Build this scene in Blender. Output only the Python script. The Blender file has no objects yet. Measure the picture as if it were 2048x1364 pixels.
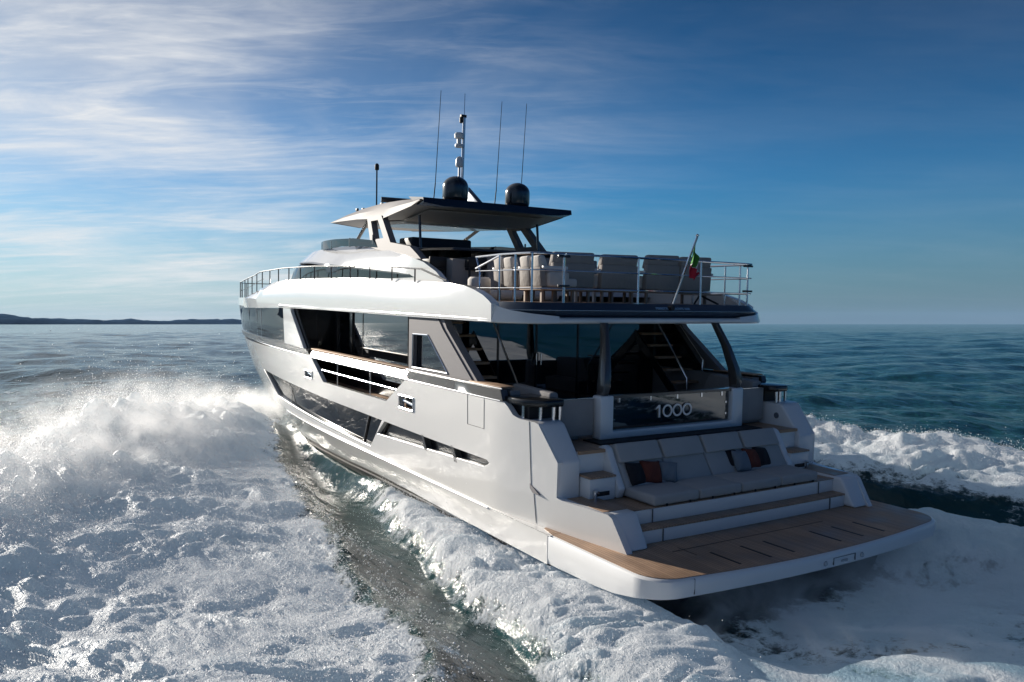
import bpy, bmesh, math, random
import numpy as np
from mathutils import Vector, Matrix, Euler
from mathutils.geometry import delaunay_2d_cdt
random.seed(7); rng = np.random.default_rng(11)
PI = math.pi
S = bpy.context.scene
COL = S.collection

# ------------------------------------------------------------------ frame
# world: +X is the way the camera looks, +Y left, +Z up, sea level Z = 0
SEA = 0.60
YAW, TRIM, ROLL = 0.556251, 0.0385073, -0.00171325
BOAT_R = Euler((ROLL, -TRIM, YAW), 'XYZ')
BOAT_M = Matrix.Translation((0, 0, -SEA)) @ BOAT_R.to_matrix().to_4x4()
CAM = Vector((-13.33251, 3.860374, 4.696145 - SEA))
SUN_AZ, SUN_EL = math.radians(50.5), math.radians(17.2)   # azimuth ccw from +X

# ------------------------------------------------------------------ camera
cd = bpy.data.cameras.new('camera'); cam = bpy.data.objects.new('camera', cd); COL.objects.link(cam)
cam.location = CAM
cam.rotation_euler = (PI/2 - 0.02124, 0, -PI/2)
cd.sensor_width = 36; cd.lens = 36*1600.34/2048
cd.clip_start = 0.1; cd.clip_end = 90000
S.camera = cam

# ------------------------------------------------------------------ world
w = bpy.data.worlds.new('World'); S.world = w; w.use_nodes = True
nt = w.node_tree; nt.nodes.clear()
def WN(t, **k):
    n = nt.nodes.new(t)
    for a, b in k.items(): setattr(n, a, b)
    return n
def wmath(op, a, b=None, c=None, clamp=False):
    n = WN('ShaderNodeMath', operation=op, use_clamp=clamp)
    for i, v in enumerate((a, b, c)):
        if v is None: continue
        if isinstance(v, (int, float)): n.inputs[i].default_value = v
        else: nt.links.new(v, n.inputs[i])
    return n.outputs[0]
sky = WN('ShaderNodeTexSky', sky_type='NISHITA', sun_disc=False)
sky.sun_elevation = SUN_EL; sky.sun_rotation = PI/2 - SUN_AZ
sky.altitude = 0; sky.air_density = 1.0; sky.dust_density = 0.15; sky.ozone_density = 3.5
geo = WN('ShaderNodeTexCoord')
sep = WN('ShaderNodeSeparateXYZ'); nt.links.new(geo.outputs['Generated'], sep.inputs[0])
den = wmath('ADD', wmath('MAXIMUM', sep.outputs[2], 0.0), 0.10)
px = wmath('DIVIDE', sep.outputs[0], den); py = wmath('DIVIDE', sep.outputs[1], den)
cmb = WN('ShaderNodeCombineXYZ'); nt.links.new(px, cmb.inputs[1]); nt.links.new(py, cmb.inputs[0])
def cloud(scale, rotz, stretch, lo, hi, detail=9, dist=0.6, off=0.0, rough=0.62):
    mp = WN('ShaderNodeMapping'); mp.inputs['Rotation'].default_value = (0, 0, rotz)
    mp.inputs['Scale'].default_value = (scale, scale*stretch, 1); mp.inputs['Location'].default_value = (off, off*.7, 0)
    nt.links.new(cmb.outputs[0], mp.inputs[0])
    n = WN('ShaderNodeTexNoise'); n.inputs['Scale'].default_value = 1; n.inputs['Detail'].default_value = detail
    n.inputs['Roughness'].default_value = rough; n.inputs['Distortion'].default_value = dist
    nt.links.new(mp.outputs[0], n.inputs['Vector'])
    r = WN('ShaderNodeMapRange', interpolation_type='SMOOTHSTEP')
    nt.links.new(n.outputs[0], r.inputs[0]); r.inputs[1].default_value = lo; r.inputs[2].default_value = hi
    return r.outputs[0]
c1 = cloud(0.85, 0.35, 2.6, 0.40, 0.78, off=3.1)
c2 = cloud(2.4, 0.15, 4.2, 0.42, 0.85, off=9.3, dist=1.1)
c3 = cloud(0.45, -0.3, 1.3, 0.36, 0.70, detail=5, off=1.7)
leftness = WN('ShaderNodeMapRange', interpolation_type='SMOOTHSTEP'); nt.links.new(sep.outputs[1], leftness.inputs[0])
leftness.inputs[1].default_value = -0.30; leftness.inputs[2].default_value = 0.50
cl = wmath('ADD', wmath('MULTIPLY', c1, 0.55), wmath('MULTIPLY', c2, 0.24))
cl = wmath('ADD', cl, wmath('MULTIPLY', c3, 0.35))
cl = wmath('ADD', cl, wmath('MULTIPLY', leftness.outputs[0], 0.24))
cl = wmath('MULTIPLY', cl, wmath('ADD', wmath('MULTIPLY', leftness.outputs[0], 0.95), 0.05), clamp=True)
up = WN('ShaderNodeMapRange'); nt.links.new(sep.outputs[2], up.inputs[0]); up.inputs[1].default_value = 0.0; up.inputs[2].default_value = 0.06
up.inputs[3].default_value = 0.45
cl = wmath('MULTIPLY', cl, up.outputs[0])
gam = WN('ShaderNodeGamma'); gam.inputs[1].default_value = 1.22
tint = WN('ShaderNodeMixRGB', blend_type='MULTIPLY'); tint.inputs[0].default_value = 1; tint.inputs[2].default_value = (0.24, 0.72, 0.96, 1)
nt.links.new(sky.outputs[0], gam.inputs[0]); nt.links.new(gam.outputs[0], tint.inputs[1])
hz = WN('ShaderNodeMapRange', interpolation_type='SMOOTHSTEP'); nt.links.new(sep.outputs[2], hz.inputs[0])
hz.inputs[1].default_value = 0.20; hz.inputs[2].default_value = -0.03; hz.inputs[3].default_value = 0.0; hz.inputs[4].default_value = 0.9
hmix = WN('ShaderNodeMixRGB'); nt.links.new(hz.outputs[0], hmix.inputs[0]); nt.links.new(tint.outputs[0], hmix.inputs[1])
hcol = WN('ShaderNodeMixRGB'); nt.links.new(leftness.outputs[0], hcol.inputs[0]); hcol.inputs[1].default_value = (2.1, 2.8, 3.7, 1); hcol.inputs[2].default_value = (6.6, 7.5, 8.4, 1)
nt.links.new(hcol.outputs[0], hmix.inputs[2])
mix = WN('ShaderNodeMixRGB'); nt.links.new(cl, mix.inputs[0]); cmix = mix
mix.inputs[2].default_value = (11.8, 11.9, 12.0, 1)
front = WN('ShaderNodeMapRange', interpolation_type='SMOOTHSTEP'); nt.links.new(sep.outputs[0], front.inputs[0])
front.inputs[1].default_value = -0.25; front.inputs[2].default_value = 0.65; front.inputs[3].default_value = 0.0
zen = WN('ShaderNodeMapRange', interpolation_type='SMOOTHSTEP'); nt.links.new(sep.outputs[2], zen.inputs[0]); zen.inputs[1].default_value = 0.0; zen.inputs[2].default_value = 0.46; zen.inputs[3].default_value = 1.0; zen.inputs[4].default_value = 0.50
dk = WN('ShaderNodeMixRGB', blend_type='MULTIPLY'); dk.inputs[0].default_value = 1; nt.links.new(mix.outputs[0], dk.inputs[1]); fcol = WN('ShaderNodeMixRGB'); nt.links.new(front.outputs[0], fcol.inputs[0]); fcol.inputs[1].default_value = (0.25, 0.33, 0.47, 1); fcol.inputs[2].default_value = (0.82, 0.82, 0.82, 1)
zc = WN('ShaderNodeMixRGB', blend_type='MULTIPLY'); zc.inputs[0].default_value = 1; nt.links.new(hmix.outputs[0], zc.inputs[1]); nt.links.new(zen.outputs[0], zc.inputs[2]); nt.links.new(zc.outputs[0], cmix.inputs[1])
nt.links.new(fcol.outputs[0], dk.inputs[2]); mix = dk
bg = WN('ShaderNodeBackground'); bg.inputs[1].default_value = 0.052
wo = WN('ShaderNodeOutputWorld'); nt.links.new(mix.outputs[0], bg.inputs[0]); nt.links.new(bg.outputs[0], wo.inputs[0])

# ------------------------------------------------------------------ sun
sd = bpy.data.lights.new('sun', 'SUN'); so = bpy.data.objects.new('sun', sd); COL.objects.link(so)
sd.energy = 5.0; sd.angle = math.radians(0.5); sd.color = (1.0, 0.93, 0.83)
sdir = Vector((math.cos(SUN_AZ)*math.cos(SUN_EL), math.sin(SUN_AZ)*math.cos(SUN_EL), math.sin(SUN_EL)))
so.rotation_euler = sdir.to_track_quat('Z', 'Y').to_euler(); so.location = (0, 0, 60)

S.view_settings.view_transform = 'Standard'; S.view_settings.look = 'None'
S.view_settings.exposure = 0.76; S.view_settings.gamma = 1.0
S.render.engine = 'CYCLES'
S.cycles.max_bounces = 8; S.cycles.volume_bounces = 3; S.cycles.transparent_max_bounces = 12; S.cycles.caustics_reflective = False; S.cycles.caustics_refractive = False

# ------------------------------------------------------------------ materials
MATS = {}
def mat(name, base, rough=0.5, metal=0.0, coat=0.0, spec=0.5, bump=None, var=None, planks=None, sss=0.0, ior=None, trans=0.0):
    m = bpy.data.materials.new(name); m.use_nodes = True; t = m.node_tree; b = t.nodes['Principled BSDF']
    b.inputs['Base Color'].default_value = (*base, 1); b.inputs['Roughness'].default_value = rough
    b.inputs['Metallic'].default_value = metal; b.inputs['Coat Weight'].default_value = coat
    b.inputs['Coat Roughness'].default_value = 0.04
    b.inputs['Specular IOR Level'].default_value = spec
    if ior: b.inputs['IOR'].default_value = ior
    tc = t.nodes.new('ShaderNodeTexCoord')
    def noise(scale, det=4, stretch=(1, 1, 1)):
        mp = t.nodes.new('ShaderNodeMapping'); mp.inputs['Scale'].default_value = stretch
        n = t.nodes.new('ShaderNodeTexNoise'); n.inputs['Scale'].default_value = scale; n.inputs['Detail'].default_value = det
        t.links.new(tc.outputs['Object'], mp.inputs[0]); t.links.new(mp.outputs[0], n.inputs['Vector']); return n
    col = None
    if var:   # (scale, amount)
        n = noise(var[0], 5); r = t.nodes.new('ShaderNodeMixRGB'); t.links.new(n.outputs[0], r.inputs[0])
        k = var[1]; r.inputs[1].default_value = (*[c*(1-k) for c in base], 1); r.inputs[2].default_value = (*[min(1, c*(1+k)) for c in base], 1)
        col = r.outputs[0]
    if planks:  # width of plank, runs along object X; dark caulking lines
        sp = t.nodes.new('ShaderNodeSeparateXYZ'); t.links.new(tc.outputs['Object'], sp.inputs[0])
        d = t.nodes.new('ShaderNodeMath'); d.operation = 'DIVIDE'; t.links.new(sp.outputs[1], d.inputs[0]); d.inputs[1].default_value = planks
        f = t.nodes.new('ShaderNodeMath'); f.operation = 'FRACT'; t.links.new(d.outputs[0], f.inputs[0])
        g = t.nodes.new('ShaderNodeMath'); g.operation = 'LESS_THAN'; t.links.new(f.outputs[0], g.inputs[0]); g.inputs[1].default_value = 0.10
        fl = t.nodes.new('ShaderNodeMath'); fl.operation = 'FLOOR'; t.links.new(d.outputs[0], fl.inputs[0])
        wn = t.nodes.new('ShaderNodeTexWhiteNoise'); wn.noise_dimensions = '1D'; t.links.new(fl.outputs[0], wn.inputs['W'])
        gr = noise(9, 5, (0.35, 9, 9))
        a = t.nodes.new('ShaderNodeMath'); a.operation = 'ADD'; t.links.new(wn.outputs[0], a.inputs[0]); t.links.new(gr.outputs[0], a.inputs[1])
        h = t.nodes.new('ShaderNodeMath'); h.operation = 'MULTIPLY'; t.links.new(a.outputs[0], h.inputs[0]); h.inputs[1].default_value = 0.5
        r = t.nodes.new('ShaderNodeMixRGB'); t.links.new(h.outputs[0], r.inputs[0])
        r.inputs[1].default_value = (*[c*0.72 for c in base], 1); r.inputs[2].default_value = (*[c*1.25 for c in base], 1)
        r2 = t.nodes.new('ShaderNodeMixRGB'); t.links.new(g.outputs[0], r2.inputs[0]); t.links.new(r.outputs[0], r2.inputs[1])
        r2.inputs[2].default_value = (0.05, 0.035, 0.025, 1)
        wt = noise(1.1, 5, (1, 1, 1)); wm = t.nodes.new('ShaderNodeMapRange'); t.links.new(wt.outputs[0], wm.inputs[0]); wm.inputs[1].default_value = .35; wm.inputs[2].default_value = .65; wm.inputs[3].default_value = .62; wm.inputs[4].default_value = 1.12
        r3 = t.nodes.new('ShaderNodeMixRGB'); r3.blend_type = 'MULTIPLY'; r3.inputs[0].default_value = 1; t.links.new(r2.outputs[0], r3.inputs[1]); t.links.new(wm.outputs[0], r3.inputs[2]); col = r3.outputs[0]
        rm = t.nodes.new('ShaderNodeMapRange'); t.links.new(wt.outputs[0], rm.inputs[0]); rm.inputs[1].default_value = .35; rm.inputs[2].default_value = .6; rm.inputs[3].default_value = .28; rm.inputs[4].default_value = .65; t.links.new(rm.outputs[0], b.inputs['Roughness'])
    if col is not None: t.links.new(col, b.inputs['Base Color'])
    if bump:   # (scale, strength, distance)
        n = noise(bump[0], 4); bp = t.nodes.new('ShaderNodeBump'); bp.inputs['Strength'].default_value = bump[1]
        bp.inputs['Distance'].default_value = bump[2]; t.links.new(n.outputs[0], bp.inputs['Height']); t.links.new(bp.outputs[0], b.inputs['Normal'])
    if sss: b.inputs['Subsurface Weight'].default_value = sss
    MATS[name] = m
    return m
GEL = mat('white_gelcoat', (0.78, 0.765, 0.735), 0.20, coat=1.0, var=(0.5, 0.02), bump=(0.7, 0.25, 0.012))
GELS = mat('white_gelcoat_smooth', (0.74, 0.74, 0.73), 0.3, coat=0.3)
DARKG = mat('tinted_glass', (0.006, 0.007, 0.009), 0.012, spec=0.5, ior=1.45, bump=(0.5, 0.12, 0.004))
SALG = mat('mirrored_saloon_glass', (0.006, 0.007, 0.009), 0.01, spec=0.5, ior=2.5)
GREYM = mat('grey_metallic_paint', (0.21, 0.20, 0.205), 0.62, spec=0.22)
CAPM = mat('polished_cap_metal', (0.42, 0.42, 0.42), 0.10, metal=1.0, bump=(3, .35, .02))
BAND = mat('dark_grey_band_paint', (0.07, 0.069, 0.068), 0.25, metal=0.2, coat=0.5)
FASC = mat('blue_grey_metallic_paint', (0.035, 0.055, 0.085), 0.3, metal=0.35, coat=0.6)
BLACK = mat('black_gloss', (0.006, 0.006, 0.007), 0.25, coat=0.3)
BLKM = mat('black_matte', (0.012, 0.012, 0.013), 0.6)
ANTI = mat('dark_antifouling_paint', (0.014, 0.013, 0.013), 0.45, var=(2, .3))
STRI = mat('grey_stripe_paint', (0.5, 0.48, 0.45), 0.3)
TEAK = mat('teak_planks', (0.42, 0.275, 0.18), 0.62, planks=0.058)
TEAKX = mat('oiled_teak', (0.40, 0.25, 0.15), 0.6, var=(8, .2))
CHROME = mat('polished_steel', (0.72, 0.73, 0.75), 0.12, metal=1.0)
WIRE = mat('steel_tube', (0.5, 0.52, 0.55), 0.25, metal=0.9)
SEAM = mat('panel_seam', (0.12, 0.12, 0.12), 0.7)
PAD = mat('blue_grey_upholstery', (0.38, 0.375, 0.365), 0.85, var=(3, .10), bump=(6, .45, .03))
UPH = mat('taupe_upholstery', (0.30, 0.275, 0.255), 0.85, var=(3, .14), bump=(7, .5, .03))
UPHD = mat('grey_cockpit_upholstery', (0.30, 0.285, 0.275), 0.8, var=(3, .1), bump=(7, .3, .02))
CUSH = mat('pale_cushion_fabric', (0.60, 0.56, 0.52), 0.9, bump=(10, .4, .02))
FRAMEF = mat('taupe_furniture_frame', (0.33, 0.25, 0.19), 0.6)
PBLK = mat('black_pillow_fabric', (0.012, 0.012, 0.016), 0.9, bump=(14, .5, .02))
PRUST = mat('rust_pillow_fabric', (0.13, 0.03, 0.018), 0.9, bump=(14, .5, .02))
PGREY = mat('slate_pillow_fabric', (0.16, 0.19, 0.22), 0.9, bump=(14, .5, .02))
FG = mat('flag_green', (0.06, 0.24, 0.04), 0.85); FW = mat('flag_white', (0.62, 0.62, 0.64), 0.85); FR = mat('flag_red', (0.40, 0.01, 0.03), 0.85)
DOME = mat('black_dome_paint', (0.018, 0.021, 0.026), 0.2, coat=0.5)
WHP = mat('white_plastic', (0.62, 0.63, 0.64), 0.4)
LETTER = mat('brushed_letter_metal', (0.75, 0.76, 0.78), 0.3, metal=0.6)
LIT2 = mat('blue_letter_paint', (0.28, 0.46, 0.66), 0.5)
LIN = mat('grey_headliner', (0.42, 0.40, 0.385), 0.45)

def thin_glass(name, tint, rough=0.02, ior=1.6):
    m = bpy.data.materials.new(name); m.use_nodes = True; t = m.node_tree; t.nodes.clear()
    o = t.nodes.new('ShaderNodeOutputMaterial'); mx = t.nodes.new('ShaderNodeMixShader'); fr = t.nodes.new('ShaderNodeFresnel'); fr.inputs[0].default_value = ior
    tr = t.nodes.new('ShaderNodeBsdfTransparent'); tr.inputs[0].default_value = (*tint, 1)
    gl = t.nodes.new('ShaderNodeBsdfGlossy'); gl.inputs['Roughness'].default_value = rough
    t.links.new(fr.outputs[0], mx.inputs[0]); t.links.new(tr.outputs[0], mx.inputs[1]); t.links.new(gl.outputs[0], mx.inputs[2]); t.links.new(mx.outputs[0], o.inputs[0])
    return m
CLEAR = thin_glass('clear_balustrade_glass', (0.70, 0.74, 0.76), ior=2.6)
SCREEN = thin_glass('smoked_windscreen_glass', (0.35, 0.34, 0.36))
PILOTG = thin_glass('pale_pilothouse_glass', (0.42, 0.42, 0.44))

# ------------------------------------------------------------------ mesh builder
class MB:
    def __init__(s): s.v = []; s.f = []; s.m = []; s.cur = 0; s.half = 0
    def add(s, vs, fs):
        o = len(s.v); s.v += [tuple(p) for p in vs]; s.f += [tuple(i+o for i in f) for f in fs]; s.m += [s.cur]*len(fs); return s
    def box(s, x0, x1, y0, y1, z0, z1):
        return s.add([(x, y, z) for x in (x0, x1) for y in (y0, y1) for z in (z0, z1)],
                     [(0, 1, 3, 2), (4, 6, 7, 5), (0, 4, 5, 1), (2, 3, 7, 6), (0, 2, 6, 4), (1, 5, 7, 3)])
    def hexa(s, p):   # 8 points, bottom ring 0-3 then top ring 4-7
        return s.add(p, [(0, 3, 2, 1), (4, 5, 6, 7), (0, 1, 5, 4), (1, 2, 6, 5), (2, 3, 7, 6), (3, 0, 4, 7)])
    def prism(s, poly, axis, a, b):
        def P(u, v, t):
            return {'x': (t, u, v), 'y': (u, t, v), 'z': (u, v, t)}[axis]
        n = len(poly)
        return s.add([P(u, v, a) for u, v in poly] + [P(u, v, b) for u, v in poly],
                     [tuple(range(n))[::-1], tuple(range(n, 2*n))] + [(i, (i+1) % n, (i+1) % n+n, i+n) for i in range(n)])
    def tube(s, pts, r, n=8, r2=None, cap=True):
        pts = [Vector(p) for p in pts]; m = len(pts); vs = []; fs = []
        up = Vector((0, 0, 1)); pd = None
        for i, p in enumerate(pts):
            d = (pts[min(i+1, m-1)]-pts[max(i-1, 0)]).normalized()
            if pd is None:
                a = d.cross(up)
                if a.length < 1e-3: a = d.cross(Vector((1, 0, 0)))
                a.normalize()
            else:
                a = (a - d*a.dot(d)).normalized()
            b = d.cross(a); pd = d
            rr = r if r2 is None else r+(r2-r)*i/max(1, m-1)
            for k in range(n):
                t = 2*PI*k/n; vs.append(p+a*math.cos(t)*rr+b*math.sin(t)*rr)
        for i in range(m-1):
            for k in range(n): fs.append((i*n+k, i*n+(k+1) % n, (i+1)*n+(k+1) % n, (i+1)*n+k))
        if cap: fs += [tuple(range(n))[::-1], tuple(range((m-1)*n, m*n))]
        return s.add(vs, fs)
    def lathe(s, prof, c, n=24):
        vs = []; fs = []; m = len(prof)
        for r, z in prof:
            for k in range(n):
                t = 2*PI*k/n; vs.append((c[0]+r*math.cos(t), c[1]+r*math.sin(t), c[2]+z))
        for i in range(m-1):
            for k in range(n): fs.append((i*n+k, i*n+(k+1) % n, (i+1)*n+(k+1) % n, (i+1)*n+k))
        fs += [tuple(range(n))[::-1], tuple(range((m-1)*n, m*n))]
        return s.add(vs, fs)
    def loft(s, rings, closed=True, cap=True):
        n = len(rings[0]); vs = [p for r in rings for p in r]; fs = []
        for i in range(len(rings)-1):
            for k in range(n if closed else n-1): fs.append((i*n+k, i*n+(k+1) % n, (i+1)*n+(k+1) % n, (i+1)*n+k))
        if cap and closed: fs += [tuple(range(n))[::-1], tuple(range((len(rings)-1)*n, len(rings)*n))]
        return s.add(vs, fs)
    def mirror(s):
        n = len(s.v); s.half = n; s.nf = len(s.f); s.v += [(x, -y, z) for x, y, z in s.v]; s.f += [tuple(i+n for i in f[::-1]) for f in s.f]; s.m += s.m[:]; return s
    def flip(s):
        s.v = [(x, -y, z) for x, y, z in s.v]; s.f = [f[::-1] for f in s.f]; return s

def inpoly(x, y, P):
    c = False; j = len(P)-1
    for i in range(len(P)):
        xi, yi = P[i]; xj, yj = P[j]
        if (yi > y) != (yj > y) and x < (xj-xi)*(y-yi)/(yj-yi)+xi: c = not c
        j = i
    return c
def dens(P, h):
    out = []
    for i in range(len(P)):
        a, b = P[i], P[(i+1) % len(P)]; n = max(1, int(math.hypot(b[0]-a[0], b[1]-a[1])/h))
        out += [(a[0]+(b[0]-a[0])*k/n, a[1]+(b[1]-a[1])*k/n) for k in range(n)]
    return out
def panel(mb, outline, Y, holes=(), step=0.3, th=0.1, off=0.0, inner=True, stepz=None):
    """curved sheet y = Y(x,z)+off over an (x,z) outline with holes, th thick inward"""
    stepz = stepz or step
    loops = [dens(outline, step)]+[dens(h, step) for h in holes]
    vs = []; es = []
    for L in loops:
        o = len(vs); vs += L; es += [(o+i, o+(i+1) % len(L)) for i in range(len(L))]
    xs = [p[0] for p in outline]; zs = [p[1] for p in outline]
    def near(x, z):
        for L in loops:
            for p in L:
                if abs(p[0]-x) < step*.35 and abs(p[1]-z) < stepz*.35: return True
        return False
    x = min(xs)+step/2
    while x < max(xs):
        z = min(zs)+stepz/2
        while z < max(zs):
            if inpoly(x, z, outline) and not any(inpoly(x, z, h) for h in holes) and not near(x, z): vs.append((x, z))
            z += stepz
        x += step
    r = delaunay_2d_cdt([Vector(p) for p in vs], es, [], 0, 1e-5)
    V = [(p[0], p[1]) for p in r[0]]; F = []
    for f in r[2]:
        cx = sum(V[i][0] for i in f)/len(f); cz = sum(V[i][1] for i in f)/len(f)
        if inpoly(cx, cz, outline) and not any(inpoly(cx, cz, h) for h in holes): F.append(tuple(f))
    n = len(V); P3 = [(a, Y(a, b)+off, b) for a, b in V]
    fs = []
    # orientation: outward (+y) = ... enforce
    for f in F:
        a, b, c = [V[i] for i in f[:3]]
        cr = (b[0]-a[0])*(c[1]-a[1])-(b[1]-a[1])*(c[0]-a[0])
        fs.append(f if cr < 0 else f[::-1])
    if th:
        P3 += [(a, Y(a, b)+off-th, b) for a, b in V]
        cnt = {}
        for f in fs:
            for i in range(len(f)):
                e = (f[i], f[(i+1) % len(f)]); cnt[e] = 1
        rim = [(a, b) for (a, b) in cnt if (b, a) not in cnt]
        fs2 = [tuple(i+n for i in f[::-1]) for f in fs]
        fs = fs+fs2+[(b, a, a+n, b+n) for a, b in rim]
    return mb.add(P3, fs)

ONE = {'hull', 'antifouling_bottom', 'pilothouse', 'bow_rail', 'knuckle_rail'}
ISL = {'window_divider', 'intake_fin', 'cap_stanchion', 'glass_mullion', 'window_mullion', 'window_post', 'glass_clamp', 'platform_slot', 'rim_fitting', 'screen_joint',
       'screen_post', 'hardtop_lamp', 'pad_clip', 'door_handle', 'transom_step', 'step_teak', 'step_seam', 'cockpit_teak_deck', 'platform_teak', 'wooden_handrail', 'railing_clamp',
       'stair_stringer', 'hull_seam', 'headliner_rail', 'quarter_block', 'cockpit_base', 'wing_inner_lining', 'chrome_rub_strip', 'rim_seam'}
def islands(mb):
    p = list(range(len(mb.v)))
    def fd(a):
        while p[a] != a: p[a] = p[p[a]]; a = p[a]
        return a
    for f in mb.f:
        for b in f[1:]:
            x, y = fd(f[0]), fd(b)
            if x != y: p[x] = y
    gr = {}
    for f in mb.f: gr.setdefault(fd(f[0]), []).append(f)
    out = []
    for fs in gr.values():
        m = MB(); ids = sorted({i for f in fs for i in f}); mp = {a: i for i, a in enumerate(ids)}
        m.v = [mb.v[i] for i in ids]; m.f = [tuple(mp[i] for i in f) for f in fs]; m.m = [0]*len(fs); out.append(m)
    return out
def build(name, mb, mats, parent=None, bevel=0.0, seg=2, smooth=True, ang=32, M=None, subd=0):
    ps = None
    if name in ISL: ps = islands(mb)
    elif mb.half and name not in ONE:
        h = mb.half; ps = []
        for sel, o in ((lambda f: max(f) < h, 0), (lambda f: min(f) >= h, h)):
            m = MB(); m.v = mb.v[:h] if o == 0 else mb.v[h:]; m.f = [tuple(i-o for i in f) for f in mb.f if sel(f)]; m.m = [0]*len(m.f); ps.append(m)
    if ps and len(ps) > 1:
        for m in ps: o = build1(name, m, mats, parent, bevel, seg, smooth, ang, M, subd)
        return first_of(name, parent)
    return build1(name, mb, mats, parent, bevel, seg, smooth, ang, M, subd)
LASTB = {}
def first_of(name, parent):   # sub-parts hang under the port-side piece
    L = LASTB[(name, parent.name if parent else '')]; return L[0]
def build1(name, mb, mats, parent=None, bevel=0.0, seg=2, smooth=True, ang=32, M=None, subd=0):
    me = bpy.data.meshes.new(name); me.from_pydata(mb.v, [], mb.f)
    if not isinstance(mats, (list, tuple)): mats = [mats]
    for m in mats: me.materials.append(m)
    if len(mats) > 1: me.polygons.foreach_set('material_index', mb.m)
    bm = bmesh.new(); bm.from_mesh(me)
    bmesh.ops.recalc_face_normals(bm, faces=bm.faces)
    if bevel:
        es = [e for e in bm.edges if len(e.link_faces) == 2 and e.calc_face_angle(0) > math.radians(30)]
        bmesh.ops.bevel(bm, geom=es, offset=bevel, segments=seg, affect='EDGES', profile=0.5, clamp_overlap=True)
    if subd: bmesh.ops.subdivide_edges(bm, edges=bm.edges, cuts=subd, use_grid_fill=True)
    for f in bm.faces: f.smooth = smooth
    if smooth:
        for e in bm.edges:
            if len(e.link_faces) == 2 and e.calc_face_angle(0) > math.radians(ang): e.smooth = False
    bm.to_mesh(me); bm.free(); me.update()
    o = bpy.data.objects.new(name, me); COL.objects.link(o)
    LASTB.setdefault((name, parent.name if parent else ''), []).append(o)
    if parent is not None: o.parent = parent
    if M is not None: o.matrix_world = M
    return o
def tag(o, label=None, cat=None, group=None, kind=None):
    for k, v in (('label', label), ('category', cat), ('group', group), ('kind', kind)):
        if v: o[k] = v
    return o
def onboat(b, rz=0.0):  # world matrix of a thing standing at boat point b
    return BOAT_M @ Matrix.Translation(b) @ Matrix.Rotation(rz, 4, 'Z')
def thing(name, label, cat, b=(0, 0, 0), rz=0.0, group=None):
    o = bpy.data.objects.new(name, None); COL.objects.link(o); o.empty_display_size = .2
    o.matrix_world = onboat(b, rz); return tag(o, label, cat, group)
def smst(a, b, x):
    t = min(1, max(0, (x-a)/(b-a))); return t*t*(3-2*t)
def interp(x, pts):
    if x <= pts[0][0]: return pts[0][1]
    for (a, b), (c, d) in zip(pts, pts[1:]):
        if x <= c: return b+(d-b)*(x-a)/(c-a)
    return pts[-1][1]

# ------------------------------------------------------------------ hull form (boat frame: +x bow, +y port)
XS = [(-0.9, 23.5), (0, 25.6), (1.2, 27.0), (2, 27.7), (3.5, 28.5), (4.7, 28.9), (6, 28.9)]
SIL = [(-.9, 27.6), (.94, 28.76), (1.3, 30.1), (2.3, 32.5), (3.79, 35.18), (4.4, 35.41), (4.8, 36.33), (6, 36.4)]
SZ = [(-.9, 0.02), (.25, 2.75), (.5, 2.95), (.9, 3.12), (1.4, 3.30), (6, 3.30)]
def _fitp(z):
    xs = interp(z, XS); x0 = 10.0; xq = interp(z, SIL); s0 = interp(z, SZ)
    lo, hi = 1.2, 9.0
    for _ in range(30):
        p = (lo+hi)/2; g = -9
        for k in range(30):
            x = 12+k*.5
            if x >= xs: break
            y = s0*(1-((x-x0)/(xs-x0))**p)**.6
            g = max(g, y-10.309*(1-(x+9.096)/(xq+9.096)))
        if g > 0: hi = p
        else: lo = p
    return lo
PZ = [(z, _fitp(z)) for z in (.3, .94, 1.3, 1.8, 2.3, 3, 3.79, 4.4, 4.8)]
def G(x, z):
    xs = interp(z, XS); p = interp(z, PZ); t = (x-10.0)/(xs-10.0)
    if t <= 0: return 1.0
    if t >= 1: return 0.0
    return (1-t**p)**.6
def Yh(x, z):
    y = interp(z, SZ)*G(x, z)
    if x < 2.6 and z > 1.39:
        y -= 0.40*((2.6-x)/2.9)**1.15
    return max(0.012, y)

yacht = bpy.data.objects.new('motor_yacht', None); COL.objects.link(yacht)
yacht.location = (0, 0, -SEA); yacht.rotation_euler = BOAT_R
tag(yacht, 'large white three-deck motor yacht with black hardtop and teak stern platform speeding away', 'yacht')

def stem_pts(z0, z1, n=8, dx=0.0):
    return [(interp(z0+(z1-z0)*i/n, XS)+dx, z0+(z1-z0)*i/n) for i in range(n+1)]
# upper side skin
KN = 1.40
OPEN = [(12.72, 3.275), (11.72, 2.70), (7.42, 2.70), (6.42, 3.275)]
WINL = [(18.85, 2.42), (15.0, 2.35), (11.7, 2.28), (7.65, 2.24), (8.3, 1.54), (10.7, 1.53), (14.0, 1.60), (17.1, 1.70)]
SLOT = [(7.50, 2.235), (5.0, 2.215), (2.92, 2.21), (2.82, 2.16), (3.05, 2.07), (5.5, 1.98), (7.95, 1.89)]
FL1 = [(13.28, 2.89), (12.66, 2.89), (12.66, 2.69), (13.28, 2.69)]
FL2 = [(6.68, 2.93), (5.98, 2.93), (5.98, 2.66), (6.68, 2.66)]
NOTCH = [(1.78, 2.05), (1.46, 1.915), (1.12, 1.915), (1.02, 2.02)]
top = stem_pts(KN, 3.30)
out_u = [(-.40, KN)] + top + [(2.43, 3.30), (2.30, 3.22), (2.16, 3.10), (2.0, 3.06), (1.60, 3.05), (1.52, 3.03), (1.05, 2.48), (1.06, 1.93), (.95, 1.905), (-.02, 1.90), (-.10, 1.86)]
hull = MB()
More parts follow.
